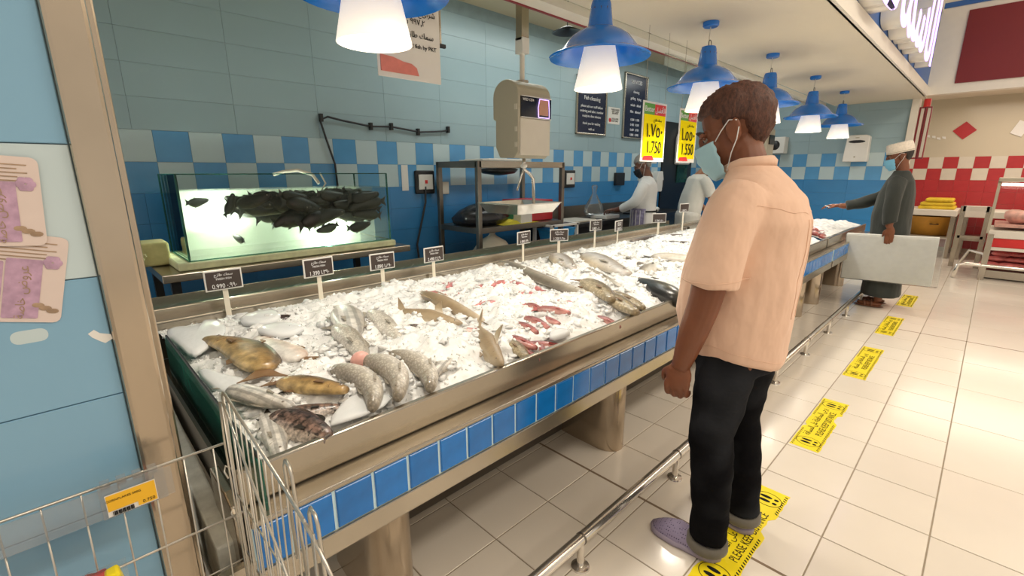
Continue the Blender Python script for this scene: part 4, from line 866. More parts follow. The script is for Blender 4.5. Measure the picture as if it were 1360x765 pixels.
# ================================================================== FISH TANK AND BENCH
t = thing('tank_bench', 'stainless bench carrying the fish tank', 'bench', (1.1, 3.4, 0))
MB().bb((.36, 3.02, .855), (1.89, 3.80, .90)).build('bench_top', 'steel', t, bev=.005)
for x, y in ((.42, 3.08), (1.70, 3.08), (.42, 3.74), (1.80, 3.74)): MB().bb((x - .022, y - .022, 0), (x + .022, y + .022, .86)).build('leg', 'black', t)
MB().bb((.42, 3.06, .55), (1.80, 3.78, .57)).build('lower_shelf', 'steel_dark', t)
for k in range(4): MB().bb((.9, 3.0 - .0, .60 + k * .028), (1.72, 3.03, .612 + k * .028)).build('rack_bar', 'steel_dark', t)
t = thing('drain_tap', 'yellowed plastic drain box with a little tap at the left end of the tank', 'tap', (.36, 3.45, .9))
MB().bb((.30, 3.35, .905), (.46, 3.55, 1.04)).build('box', 'rust_yellow', t, bev=.012); MB().tube([(.33, 3.35, .97), (.30, 3.25, .95), (.25, 3.2, .93)], .016, 8).tube([(.27, 3.25, .97), (.33, 3.22, .99)], .012, 6).build('spout', 'rust_yellow', t, smooth=True)
tank = thing('fish_tank', 'rectangular glass fish tank of murky green water on a steel bench', 'fish tank', (1.14, 3.36, .905))
TX0, TX1, TY0, TY1, TZ0, TZ1 = .505, 1.77, 3.1, 3.60, .945, 1.425
MB().bb((TX0 - .06, TY0 - .03, .902), (TX1 + .03, TY1 + .04, TZ0)).build('base_foam', 'tank_base', tank, bev=.01)
MB().bb((TX0, TY0, TZ0), (TX1, TY0 + .008, TZ1)).build('front_pane', 'glass', tank); MB().bb((TX0, TY1 - .008, TZ0), (TX1, TY1, TZ1)).build('rear_pane', 'glass', tank)
MB().bb((TX0, TY0, TZ0), (TX0 + .008, TY1, TZ1)).build('side_pane', 'glass', tank); MB().bb((TX1 - .008, TY0, TZ0), (TX1, TY1, TZ1)).build('side_pane', 'glass', tank)
m = MB(); e = .0045
for x in (TX0, TX1):
    for y in (TY0, TY1): m.bb((x - e, y - e, TZ0), (x + e, y + e, TZ1))
for z in (TZ0 + .004, TZ1):
    for y in (TY0, TY1): m.bb((TX0, y - e * .7, z - e * .7), (TX1, y + e * .7, z + e * .7))
    for x in (TX0, TX1): m.bb((x - e * .7, TY0, z - e * .7), (x + e * .7, TY1, z + e * .7))
m.build('glass_edges', 'glass_edge', tank)
MB().bb((TX0 + .01, TY0 + .01, TZ0 + .004), (TX1 - .01, TY1 - .05, 1.335)).build('water', 'water', tank)
MB().bb((TX0 + .01, TY1 - .048, TZ0 + .004), (TX1 - .01, TY1 - .012, 1.33)).build('bright_murk_sheet', 'murk', tank)  # pale sheet added behind the fish to make the murky water bright
MB().bb((TX0 + .012, TY0 + .2, TZ0 + .004), (TX1 - .012, TY0 + .203, 1.333)).build('murky_water_layer', 'fog', tank)
MB().cyl((TX0 + .12, TY1 - .10, 1.10), (TX0 + .42, TY1 - .10, 1.10), .013).build('tank_glow_tube', 'bulb', tank, smooth=True)  # glowing tube added to imitate the long bright reflection in the tank
for x, e_ in ((TX0 + .25, 6.5), (TX0 + .95, 7.0)):
    l = bpy.data.lights.new('tank_fill_light', 'POINT'); l.energy = e_; l.color = (.95, 1, .9); l.shadow_soft_size = .05; o = bpy.data.objects.new('tank_fill_light', l); o.location = (x, TY1 - .16, 1.18 if x < .9 else 1.04); COL.objects.link(o)  # fill lights added inside the tank to brighten the water
tag(MB().tube([(1.38, 3.35, 1.36), (1.36, 3.4, 1.42), (1.30, 3.5, 1.45), (1.22, 3.55, 1.44), (1.15, 3.55, 1.42)], .012, 7).tube([(1.38, 3.33, 1.30), (1.42, 3.33, 1.36), (1.4, 3.36, 1.43)], .006, 5).build('air_hose', 'beige_light', smooth=True), 'pale air hose looped over the rear edge of the fish tank', 'hose')
KINDS['carp'] = fish_meshes('carp', .30, .115, .07, 'f_carp', .04, fin='fin_dark', tailw=.25)
KINDS['carpS'] = fish_meshes('carpS', .22, .09, .05, 'f_carp', -.05, fin='fin_dark', tailw=.25)
def tank_fish(kind, x, y, z, yaw, pitch, sc, label, group='dark fish swimming in the tank'):
    t = bpy.data.objects.new('tank_fish', None); t.empty_display_size = .05; COL.objects.link(t); tag(t, label, 'fish', group)
    # belly down: +y local to world z
    M = Matrix.Rotation(math.radians(yaw), 3, 'Z') @ Matrix.Rotation(math.radians(-pitch), 3, 'Y') @ Matrix.Rotation(PI / 2, 3, 'X')
    t.matrix_basis = Matrix.Translation((x, y, z)) @ M.to_4x4() @ Matrix.Scale(sc, 4)
    for nm, me in KINDS[kind]: place(nm, me, t)
rnd = random.Random(11); GL = 'dark fish in the crowded school under the water surface of the tank'
for k in range(52):
    x = .86 + .86 * (k / 51) + rnd.uniform(-.03, .03); y = rnd.uniform(3.14, 3.24) if k % 2 else rnd.uniform(3.26, 3.36)
    z = 1.295 - .035 * rnd.random() - (.06 * (k % 3)) * (.3 + .9 * min(1, (x - .80) / .35)); z = min(z, 1.29)
    tank_fish('carp' if k % 3 else 'carpS', min(1.62, max(.86, x)), y, z, rnd.choice([0, 180]) + rnd.uniform(-22, 22), rnd.uniform(-18, 22), rnd.uniform(.72, 1.0), GL)
tank_fish('carpS', .76, 3.16, 1.255, 20, 62, .60, 'dark fish diving alone, left of the school in the tank', None)
tank_fish('carpS', .63, 3.28, 1.27, 30, 5, .60, 'blurred fish near the top left corner of the tank', None)
tank_fish('carpS', .80, 3.24, 1.04, 100, 10, .55, 'small brown fish low in the left part of the tank, seen head on', None)
tank_fish('carpS', 1.56, 3.14, 1.065, 8, 8, .78, 'brown fish swimming alone low in the right corner of the tank', None)
tank_fish('carpS', 1.20, 3.15, 1.135, 185, 4, .95, 'brown fish below the middle of the school in the tank', None)
tank_fish('carpS', 1.34, 3.2, 1.06, 190, -10, .7, 'dark fish lowest of the school, right of the tank middle', None)

# ================================================================== STEEL RACK
t = thing('steel_rack', 'dark stainless rack with an upper frame beside the hanging scale', 'rack', (3.3, 3.5, 0))
xs = (2.745, 3.90); ys = (3.22, 3.80)
for x in xs:
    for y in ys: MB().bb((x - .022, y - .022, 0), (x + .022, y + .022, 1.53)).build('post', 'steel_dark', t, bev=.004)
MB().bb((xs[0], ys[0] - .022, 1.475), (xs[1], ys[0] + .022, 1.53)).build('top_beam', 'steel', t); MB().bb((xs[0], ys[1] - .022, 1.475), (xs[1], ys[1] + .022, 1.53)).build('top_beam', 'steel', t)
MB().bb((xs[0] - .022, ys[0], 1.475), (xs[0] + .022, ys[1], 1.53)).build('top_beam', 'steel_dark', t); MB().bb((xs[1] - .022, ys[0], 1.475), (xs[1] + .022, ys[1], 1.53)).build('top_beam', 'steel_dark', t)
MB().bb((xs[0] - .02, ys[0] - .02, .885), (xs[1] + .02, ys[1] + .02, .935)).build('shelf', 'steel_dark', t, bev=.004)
def simple(name, mb, mat, label, cat, group=None, **k): return tag(mb.build(name, mat, **k), label, cat, group)
simple('tray_stack', MB().bb((2.85, 3.28, 1.531), (3.42, 3.62, 1.546)).bb((2.95, 3.3, 1.546), (3.5, 3.66, 1.556)), 'white', 'white flat trays lying on top of the steel rack', 'tray', bev=.003)
simple('hanging_pan', MB().lathe([(.02, 0), (.16, .02), (.2, .06), (.17, .07), (.05, .05)], (3.25, 3.5, 1.40), 24), 'black', 'dark round pan hanging under the top of the steel rack', 'pan', smooth=True)
m = MB(); rs = []
for i, (s, z) in enumerate([(.05, .94), (.2, .942), (.24, 1.0), (.19, 1.07), (.10, 1.12), (.03, 1.14)]): rs.append([Vector((3.0 + s * 1.3 * math.cos(a) * (1 + .15 * math.sin(3 * a + i)), 3.5 + s * math.sin(a), z)) for a in [2 * PI * q / 20 for q in range(20)]])
simple('black_bag', m.rings(rs), 'dark_bag', 'crumpled shiny black bag on the left of the rack shelf', 'bag', smooth=True)
def rag(x0, x1, y0, y1, z, h, seed):
    m = MB(); n = 12; vs = [(x0 + (x1 - x0) * i / n, y0 + (y1 - y0) * j / n, z + h * max(0, math.sin(PI * i / n) * math.sin(PI * j / n)) * (.6 + .8 * noise.noise(Vector((i * .5 + seed, j * .5, 0))))) for i in range(n + 1) for j in range(n + 1)]
    return m.add(vs, [(i * (n + 1) + j, (i + 1) * (n + 1) + j, (i + 1) * (n + 1) + j + 1, i * (n + 1) + j + 1) for i in range(n) for j in range(n)])
simple('yellow_cloth', rag(3.05, 3.55, 3.22, 3.5, .938, .05, 1), 'yellow_cloth', 'yellow cloth lying on the rack shelf below the scale tray', 'cloth', smooth=True)
simple('green_cloth', rag(3.30, 3.62, 3.4, 3.7, .94, .13, 5), 'green_cloth', 'green cloth bunched behind the yellow one on the rack shelf', 'cloth', smooth=True)
simple('red_box', MB().bb((3.48, 3.30, .937), (3.86, 3.70, 1.15)), 'red_plastic', 'red plastic box on the right of the rack shelf', 'box', bev=.01)
simple('white_tub', MB().bb((3.30, 3.23, .937), (3.46, 3.34, 1.03)), 'white', 'little white carton in front of the red box on the rack shelf', 'carton', bev=.005)
# clear bag standing on floor shelf, crate, bin rack under
t = thing('bin_rack', 'small white rack holding a blue bin, under the steel rack', 'rack', (3.85, 3.3, 0))
for x in (3.64, 4.05):
    for y in (3.12, 3.36): MB().bb((x - .015, y - .015, 0), (x + .015, y + .015, .90)).build('post', 'white', t)
for z in (.60, .88): MB().bb((3.62, 3.1, z), (4.07, 3.13, z + .022)).bb((3.62, 3.35, z), (4.07, 3.38, z + .022)).bb((3.63, 3.1, z), (3.66, 3.38, z + .02)).bb((4.03, 3.1, z), (4.06, 3.38, z + .02)).build('rail', 'white', t)
m = MB(); m.rings([[Vector((3.86 + sx * a, 3.24 + sy * b, z)) for sx, sy in ((-1, -1), (1, -1), (1, 1), (-1, 1))] for a, b, z in ((.14, .08, .625), (.18, .11, .83), (.195, .12, .835), (.195, .12, .85), (.17, .10, .85), (.13, .07, .64))])
simple('blue_bin', m, 'blue_plastic', 'bright blue plastic bin on the small white rack', 'bin', bev=.004)
m = MB(); rs = []
for s, z in ((.10, .60), (.19, .62), (.21, .70), (.15, .78), (.05, .83), (.03, .85), (.06, .90), (.03, .91)): rs.append([Vector((3.02 + s * math.cos(a) * (1 + .12 * math.sin(4 * a)), 3.35 + s * .8 * math.sin(a), z)) for a in [2 * PI * q / 18 for q in range(18)]])
simple('knotted_bag', m.rings(rs), 'beige_light', 'knotted greyish plastic bag on a crate below the steel rack', 'bag', smooth=True)
simple('white_crate', MB().bb((2.55, 3.25, .40), (3.3, 3.6, .595)), 'white', 'whitish crate under the steel rack with a knotted bag on it', 'crate', bev=.01)
# dark sink unit along the wall
t = thing('sink_unit', 'long dark steel work unit along the back wall where the netted worker stands', 'work unit', (5.5, 3.6, 0))
MB().bb((4.0, 3.30, .80), (7.15, 3.88, .85)).build('worktop', 'black', t, bev=.005); MB().bb((4.02, 3.34, .05), (7.1, 3.86, .80)).build('cabinet', 'black', t)
MB().bb((4.05, 3.84, .85), (7.1, 3.885, 1.0)).build('splashback', 'steel_dark', t)
simple('cutting_board', MB().bb((4.15, 3.36, .852), (4.75, 3.7, .872)), 'beige_light', 'pale cutting board with scraps on the dark work unit', 'board', bev=.004)
simple('foam_tray', MB().bb((4.95, 3.35, .852), (5.25, 3.6, .90)), 'white', 'white foam tray by the worker\'s hands', 'tray', bev=.008)
m = MB()
for k in range(7): m.ell((5.95 + .06 * k, 3.42 + .04 * (k % 3), .90), (.06, .05, .04), 8, 6)
simple('paper_scraps', m, 'white', 'crumpled white paper heap right of the hair-netted worker', 'paper', smooth=True)
simple('dark_tray', MB().bb((5.8, 3.32, .852), (6.4, 3.65, .868)), 'black', 'dark tray below the crumpled white paper', 'tray')
m = MB(); rs = []
for s, z in ((.10, .87), (.16, .92), (.14, 1.0), (.06, 1.12), (.03, 1.17), (.05, 1.25), (.03, 1.27)): rs.append([Vector((5.05 + s * math.cos(a) * (1 + .12 * math.sin(4 * a)), 3.62 + s * .7 * math.sin(a), z)) for a in [2 * PI * q / 18 for q in range(18)]])
simple('clear_bag', m.rings(rs), 'plastic_film', 'clear knotted plastic bag in front of the netted worker', 'bag', smooth=True)

# ================================================================== HANGING SCALE
t = thing('hanging_scale', 'beige electronic scale hanging on a ceiling pole with a steel tray below', 'scale', (2.45, 2.4, 1.1))
def rr(x0, x1, z0, z1, r, n=6):
    p = []
    for cx, cz, a0 in ((x1 - r, z0 + r, -90), (x1 - r, z1 - r, 0), (x0 + r, z1 - r, 90), (x0 + r, z0 + r, 180)):
        for k in range(n + 1): a = math.radians(a0 + 90 * k / n); p.append((cx + r * math.cos(a), cz + r * math.sin(a)))
    return p
m = MB(); n = 14; pf = []   # side profile in Y-Z: rounded top and bottom
for k in range(n + 1): a = PI * k / n; pf.append((2.44 - .125 * math.cos(a) + .0, 1.93 + .11 * math.sin(a)))
for k in range(n // 2 + 1): a = PI / 2 * k / (n // 2); pf.append((2.535 + .0 - .04 + .04 * math.cos(a) - .0, 1.55 - .04 * math.sin(a)))
pf = [(2.315, 1.93)] + pf[1:n] + [(2.565, 1.93), (2.565, 1.79), (2.54, 1.78), (2.54, 1.60), (2.50, 1.53), (2.36, 1.525), (2.315, 1.56)]
m.prism(pf, 2.335, 2.665, 'x'); m.build('housing', 'beige_plastic', t, bev=.008)
MB().bb((2.35, 2.306, 1.545), (2.65, 2.318, 1.785)).build('front_cover', 'beige_light', t, bev=.004)
MB().bb((2.355, 2.308, 1.795), (2.66, 2.317, 1.925)).build('display_panel', 'screen_black', t); MB().bb((2.36, 2.303, 1.925), (2.66, 2.312, 1.93)).bb((2.36, 2.303, 1.79), (2.66, 2.312, 1.795)).build('display_rim', 'white', t)
MB().bb((2.53, 2.303, 1.815), (2.625, 2.3075, 1.915)).build('screen_window', 'screen_orange', t)
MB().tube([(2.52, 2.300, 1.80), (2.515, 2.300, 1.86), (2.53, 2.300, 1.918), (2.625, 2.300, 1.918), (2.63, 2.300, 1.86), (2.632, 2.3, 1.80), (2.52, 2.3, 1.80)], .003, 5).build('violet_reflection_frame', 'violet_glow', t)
text('display_text', 'WED 1234', .024, (2.42, 2.302, 1.905), (1, 0, 0), (0, 0, 1), 'print_white', t)
MB().bb((2.33, 2.325, 1.84), (2.338, 2.35, 1.875)).bb((2.33, 2.325, 1.70), (2.338, 2.345, 1.73)).bb((2.33, 2.325, 1.60), (2.338, 2.345, 1.63)).build('side_latches', 'beige_light', t)
MB().cyl((2.5, 2.44, 2.03), (2.5, 2.44, 2.05), .045).build('pole_flange', 'steel', t, smooth=True, auto=40)
MB().cyl((2.5, 2.44, 2.04), (2.5, 2.44, 2.28), .017).build('pole', 'white_trim', t, smooth=True, auto=40); MB().bb((2.465, 2.405, 2.22), (2.535, 2.475, 2.32)).build('pole_bracket', 'white', t, bev=.003)
MB().bb((2.465, 2.41, 2.30), (2.535, 2.47, 3.03)).build('upper_pole', 'steel_v', t, bev=.003)
MB().cyl((2.5, 2.42, 1.53), (2.5, 2.42, 1.46), .012).tube([(2.5, 2.42, 1.48), (2.5, 2.42, 1.45), (2.56, 2.42, 1.42), (2.60, 2.42, 1.38), (2.61, 2.42, 1.15)], [.014, .014, .012, .012, .012], 8).tube([(2.5, 2.42, 1.46), (2.47, 2.42, 1.40), (2.46, 2.45, 1.3)], .008, 6).build('hanger_arm', 'chrome', t, smooth=True)
MB().ell((2.5, 2.42, 1.475), (.025, .025, .018), 14, 8).build('swivel', 'white', t, smooth=True)
m = MB(); m.rings([[Vector((2.51 + sx * a * .94, 2.47 + sy * b, z + .035)) for sx, sy in ((-1, -1), (1, -1), (1, 1), (-1, 1))] for a, b, z in ((.20, .16, 1.115), (.24, .20, 1.18), (.25, .21, 1.18), (.25, .21, 1.172), (.242, .202, 1.17), (.20, .16, 1.105))], cap=False)
m.add([(2.322, 2.31, 1.147), (2.698, 2.31, 1.147), (2.698, 2.63, 1.147), (2.322, 2.63, 1.147), (2.322, 2.31, 1.141), (2.698, 2.31, 1.141), (2.698, 2.63, 1.141), (2.322, 2.63, 1.141)], [(0, 1, 2, 3), (7, 6, 5, 4), (0, 4, 5, 1), (1, 5, 6, 2), (2, 6, 7, 3), (3, 7, 4, 0)])
m.build('weighing_tray', 'chrome', t)

# ================================================================== LEAFLETS AND SCRAPS ON THE NEAR WALL
def leaflet(cx, cz, w, h, rot, label, dy):
    t = thing('leaflet', label, 'leaflet', (0, 0, 0), 'glossy leaflets on the near left wall')
    R2 = Matrix.Rotation(math.radians(rot), 3, 'Y')
    def q(name, x0, x1, z0, z1, mat, d, r=.002):
        m = MB(); m.prism(rr(x0, x1, z0, z1, r, 3), -d - .0005, -d, 'y'); o = m.build(name, mat, t)
    q('sheet', -w / 2, w / 2, -h / 2, h / 2, 'paper_pink', .0005, .009)
    q('photo_band', -w / 2 + .002, -.002, -h / 2 + .028, h * .18, 'paper_purple', .0012); q('purple_panel', 0, w * .30, -h / 2 + .006, h * .22, 'paper_purple', .0014); q('brown_corner', -w / 2 + .002, -w * .12, -h / 2 + .002, -h / 2 + .026, 'paper_brown', .0016)
    m = MB()
    for k in range(6): m.bb((-w / 2 + .006, -.0018, h / 2 - .012 - k * .0055), (w / 2 - .012 - .01 * (k % 2), -.0012, h / 2 - .0105 - k * .0055))
    m.build('text_lines', 'paper_brown', t)
    m = MB()
    for k in range(6): a = k * PI / 3; m.ell((w * .38 + .006 * math.cos(a), -.0018, h * .20 + .006 * math.sin(a)), (.005, .0006, .005), 8, 6)
    m.build('flower', 'paper_purple', t)
    m = MB()
    for k in range(3): m.ell((w * .34 + .008 * k - .006, -.0018, -h * .30 - .004 * k), (.007, .0006, .004), 8, 6)
    m.build('figure_print', 'paper_brown', t)
    text('script_text', arabic('عروض'), .016, (w * .15, -.0022, -.002), (0, 0, 1), (-1, 0, 0), 'paper_brown', t, ext=.0002); text('script_text', arabic('خاصة'), .014, (w * .15, -.0022, -h * .34), (0, 0, 1), (-1, 0, 0), 'paper_brown', t, ext=.0002)
    t.matrix_basis = Matrix.Translation((cx, .97 - dy, cz)) @ R2.to_4x4()
leaflet(-.069, 1.395, .125, .125, 5, 'upper pink and purple glossy leaflet on the near wall', .004)
leaflet(-.064, 1.287, .125, .130, 14, 'lower pink and purple glossy leaflet, half under the other one', .0008)
m = MB(); m.prism([(.008, 1.183), (.012, 1.176), (.020, 1.168), (.026, 1.163), (.036, 1.168), (.035, 1.176), (.022, 1.181), (.016, 1.188)], .9695, .9702, 'y')
simple('paper_scrap', m, 'white_gloss', 'torn white paper scrap on the near blue tiles beside the steel corner', 'scrap')
m = MB(); m.prism(rr(-.075, -.035, 1.185, 1.205, .009, 4), .9698, .9702, 'y'); simple('glue_mark', m, 'tile_front_pale', 'faint pale glue mark on the blue tile below the leaflets', 'mark')

# ================================================================== WIRE TROLLEY AT THE LOWER LEFT
t = thing('wire_trolley', 'chrome wire shopping trolley at the lower left corner', 'trolley', (-.3, .7, 0))
wr = .0015
def wire(pts, r=wr, name='wire'): return MB().tube(pts, r, 6).build(name, 'wire', t, smooth=True)
wire([(-.75, .91, .95), (.155, .91, .95)], .0023, 'top_rim'); wire([(-.75, .905, .80), (.165, .905, .80)], .002); wire([(-.75, .90, .60), (.16, .90, .60)]); wire([(-.75, .905, .70), (.16, .905, .70)])
for k in range(19): x = .135 - .0445 * k; wire([(x, .912, .95), (x - .004, .903, .74), (x - .01, .895, .45)])
# raised end panel next to the counter: sloping top bar with bars hanging from it
top = [(.158, .905, .42), (.16, .91, .95), (.16, .895, 1.045), (.16, .885, 1.058), (.16, .87, 1.058), (.16, .60, 1.018), (.16, .545, 1.006), (.162, .50, .985), (.165, .47, .955), (.166, .45, .90), (.166, .44, .42)]
wire(top, .0025, 'end_rim'); wire([(.152, .90, .42), (.153, .905, .95), (.153, .89, 1.04), (.153, .86, 1.05), (.150, .75, .98), (.148, .62, .90), (.146, .50, .80), (.146, .46, .72)], .002, 'inner_rim')
for k in range(14):
    y = .885 - .029 * k; zt_ = 1.058 - (.87 - y) * .148 if y < .87 else 1.055
    wire([(.16, y, min(1.056, zt_)), (.158, y + .004, .9), (.152, y + .01, .42)], .0013)
for k in range(7): y = .87 - .055 * k; wire([(.152, y, 1.04 - (.87 - y) * .62), (.15, y + .005, .42)], .0013)
for y, z in ((.59, 1.06), (.515, 1.03)): wire([(.165, y + .014, z - .16), (.164, y + .013, z - .01), (.164, y + .006, z + .002), (.164, y - .008, z), (.164, y - .013, z - .012), (.166, y - .016, z - .17)], .0024, 'hook_wire')
for z in (.85, .72, .60, .45): wire([(.157, .905, z), (.157, .45, z)])
for z in (.88, .79): wire([(.150, .905, z), (.146, .913, z + .012), (.150, .918, z + .02), (.158, .914, z + .012)], .002, 'wire_clip')
wire([(-.75, .44, .95), (.158, .44, .95)], .0023, 'top_rim'); wire([(-.75, .91, .95), (-.75, .44, .95)], .0023, 'top_rim')
for y in (.47, .88): wire([(.14, y, .45), (.12, y, .12)], .010, 'leg'); wire([(-.7, y, .45), (-.68, y, .12)], .010, 'leg'); MB().cyl((.12, y - .012, .06), (.12, y + .012, .06), .06, n=20).build('wheel', 'rubber', t); MB().cyl((-.68, y - .012, .06), (-.68, y + .012, .06), .06, n=20).build('wheel', 'rubber', t)
m = MB()
for k in range(12): m.tube([(-.74 + k * .08, .90, .45), (-.74 + k * .08, .45, .45)], .0018, 4)
m.build('basket_floor', 'wire', t)
MB().bb((-.5, .901, .897), (.07, .903, .948)).build('clear_panel', 'acrylic', t)
t2 = thing('price_holder', 'clear plastic label holder with an orange-yellow label clipped on the trolley rim', 'label', (.02, .9, .9))
MB().bb((-.024, .8975, .897), (.060, .9005, .953)).build('holder', 'acrylic', t2)
for k in range(4): MB().bb((-.020 + k * .02, .896, .948), (-.008 + k * .02, .914, .957)).build('clip', 'acrylic', t2)
MB().bb((-.018, .8955, .900), (.046, .897, .938)).build('label_paper', 'white', t2); MB().bb((-.017, .8945, .910), (.045, .8955, .937)).bb((.020, .8944, .902), (.045, .8954, .911)).build('yellow_print', 'label_orange', t2)
text('label_text', 'CORNFLAKES 500G', .0052, (.004, .894, .928), (1, 0, 0), (0, 0, 1), 'print_black', t2, ext=.0001); text('label_text', '0.750', .0075, (.034, .894, .907), (1, 0, 0), (0, 0, 1), 'print_black', t2, ext=.0001)
m = MB()
for k in range(16): m.bb((-.012 + k * .0017, .894, .901), (-.0112 + k * .0017 + (.0006 if k % 3 else 0), .895, .908))
m.build('barcode', 'print_black', t2)
t3 = thing('snack_packet', 'red and yellow packet in clear film inside the trolley', 'packet', (-.07, .84, .80))
R3 = Matrix.Rotation(-.15, 3, 'Y')
MB().box((-.075, .84, .80), (.10, .02, .09), R3).build('packet_body', 'tag_red', t3, bev=.006); MB().box((-.075, .828, .798), (.07, .004, .07), R3).build('packet_label', 'paper_pink', t3); MB().box((-.022, .83, .808), (.018, .024, .09), R3).build('packet_side', 'yellow', t3, bev=.004)
simple('film_wrap', rag(-.14, -.01, .80, .86, .845, .02, 3), 'plastic_film', 'crinkled clear film on top of the red packet in the trolley', 'film', smooth=True)

# ================================================================== MEAT SECTION
def table(x0, x1, y0, y1, h, label, rail=True):
    t = thing('steel_table', label, 'table', ((x0 + x1) / 2, (y0 + y1) / 2, 0))
    MB().bb((x0, y0, h - .10), (x1, y1, h)).build('table_top', 'white_trim', t, bev=.01)
    for x in (x0 + .04, x1 - .04):
        for y in (y0 + .04, y1 - .04): MB().bb((x - .03, y - .03, 0), (x + .03, y + .03, h - .10)).build('leg', 'steel', t)
    if rail: MB().bb((x0 + .02, y0 + .02, .32), (x1 - .02, y1 - .02, .36)).build('lower_shelf', 'maroon' if not rail else 'steel', t)
    return t
table(10.6, 11.45, .36, 1.3, .80, 'cream topped table against the red wall with yellow bundles on it')
table(10.6, 11.45, -.30, .30, .80, 'narrower cream topped table against the red wall, left of the meat case')
t = thing('yellow_bundle', 'folded yellow bags piled on the cream table by the red wall', 'bundle', (11.0, .64, .8))
for k, (a, b, z) in enumerate(((.40, .88, .80), (.42, .86, .86), (.44, .80, .925))): MB().bb((10.7, a, z), (11.15, b, z + .058)).build('folded_bag', 'yellow_bag', t, bev=.025)
simple('orange_tub', MB().lathe([(.0, 0), (.25, 0), (.30, .30), (.31, .31), (.28, .31), (.24, .02)], (10.95, .70, .365), 28), 'orange_bucket', 'orange-brown tub on the lower shelf of the cream table', 'tub', smooth=True)
simple('tub_emblem', MB().lathe([(.03, 0), (.06, 0), (.06, .01), (.03, .01)], (10.66, .62, .55), 20), 'black', 'dark ring fitting on the front of the orange tub', 'fitting')
bpy.data.objects['tub_emblem'].rotation_euler = (0, 0, 0)
t = thing('meat_case', 'glass fronted meat display case with a red band at the right edge', 'display case', (9.3, -1.3, 0))
MB().bb((8.95, -2.6, .02), (9.8, -.04, .12)).build('base', 'steel', t); MB().bb((8.92, -2.6, .44), (9.8, -.04, .56)).build('red_band', 'tag_red', t, bev=.01)
MB().bb((8.90, -2.6, .56), (9.8, -.04, .66)).build('cream_edge', 'white_trim', t, bev=.01); MB().bb((8.90, -2.6, .40), (8.95, -.04, .44)).build('lower_trim', 'white_trim', t)
MB().bb((9.7, -2.6, .12), (9.8, -.04, .44)).build('inner_back', 'maroon', t)
MB().prism([(8.92, .66), (9.0, 1.22), (9.12, 1.30), (9.75, 1.30), (9.75, 1.27), (9.13, 1.27), (9.02, 1.2), (8.94, .66)], -2.6, -.05, 'y').build('curved_glass', 'glass', t)
MB().prism([(8.90, .62), (8.98, 1.24), (9.1, 1.33), (9.8, 1.33), (9.8, 1.24), (9.14, 1.24), (9.05, 1.18), (8.99, .62)], -.05, -.02, 'y').build('end_frame', 'beige_plastic', t)
MB().bb((9.0, -2.6, 1.29), (9.8, -.02, 1.34)).build('top_rail', 'beige_plastic', t, bev=.01); MB().bb((9.05, -2.5, 1.24), (9.12, -.06, 1.27)).build('tube_lamp', 'bulb', t)
MB().bb((9.05, -.42, 1.34), (9.3, -.40, 1.39)).bb((9.05, -.30, 1.34), (9.3, -.28, 1.39)).bb((9.05, -.42, 1.385), (9.3, -.28, 1.40)).build('handle', 'maroon', t)
MB().bb((9.0, -2.55, .70), (9.7, -.08, .74)).build('display_shelf', 'meat_pale', t)
rnd = random.Random(9)
def lump(c, s, seed):
    m = MB(); m.ell(c, s, 14, 9); m.v = [tuple(Vector(v) + Vector((1, 1, 1)) * .0 + (Vector(v) - Vector(c)) * .5 * noise.noise(Vector(v) * 6 + Vector((seed, 0, 0)))) for v in m.v]; return m
ML = ['pale cut of meat at the left of the case behind the glass', 'pale cut of meat in the case, second from its left end', 'pale cut of meat in the case, third from its left end', 'pale cut of meat in the case near the edge of the photo', 'pale cut of meat farthest right in the case']
for k in range(5): tag(lump((9.25, -.30 - .33 * k, .83), (.20, .14, .10), k).build('meat_cut', 'meat_pale', smooth=True), ML[k], 'meat', 'pale meat cuts in the glass case')
for k in range(14):
    y = -.14 - .045 * k if k < 11 else -.2 - .1 * (k - 11); c = (9.08 + .06 * (k % 3), y, .19 + .07 * (k % 3)); tag(lump(c, (.08, .11, .035), k + 20).build('red_meat', 'meat', smooth=True), 'piece of red meat heaped in the low open bay under the red band', 'meat', 'red meat heap in the low bay')
tag(lump((9.1, -.72, .25), (.12, .20, .14), 3).build('green_bag', 'green_veg', smooth=True), 'bright green bundle beside the red meat at the edge of the photo', 'bundle')
t = thing('case_guard', 'steel guard frame standing before the meat case', 'guard frame', (8.8, -.3, 0))
MB().tube([(8.75, .20, 0), (8.78, .18, .18), (8.8, .10, .20), (8.8, -2.2, .17)], .025, 10).build('front_tube', 'chrome', t, smooth=True); MB().tube([(9.3, .22, .02), (9.3, .10, .33), (8.9, -.05, .34), (8.82, -.06, .30), (8.80, -.06, 0)], .022, 8).build('side_tube', 'chrome', t, smooth=True)
MB().bb((8.78, -.10, .0), (8.84, -.04, .62)).build('upright', 'steel', t)
t = thing('knife_rack', 'cream ladder-like steel rack left of the meat case', 'rack', (9.9, .0, 0))
for y in (.28, -.0): MB().bb((9.8, y - .03, 0), (9.86, y + .03, .92)).build('upright', 'steel', t)
MB().bb((9.8, -.0, .84), (9.95, .28, .92)).build('top_plate', 'white_trim', t); MB().bb((9.8, 0, .44), (9.9, .28, .48)).build('cross_bar', 'steel', t)

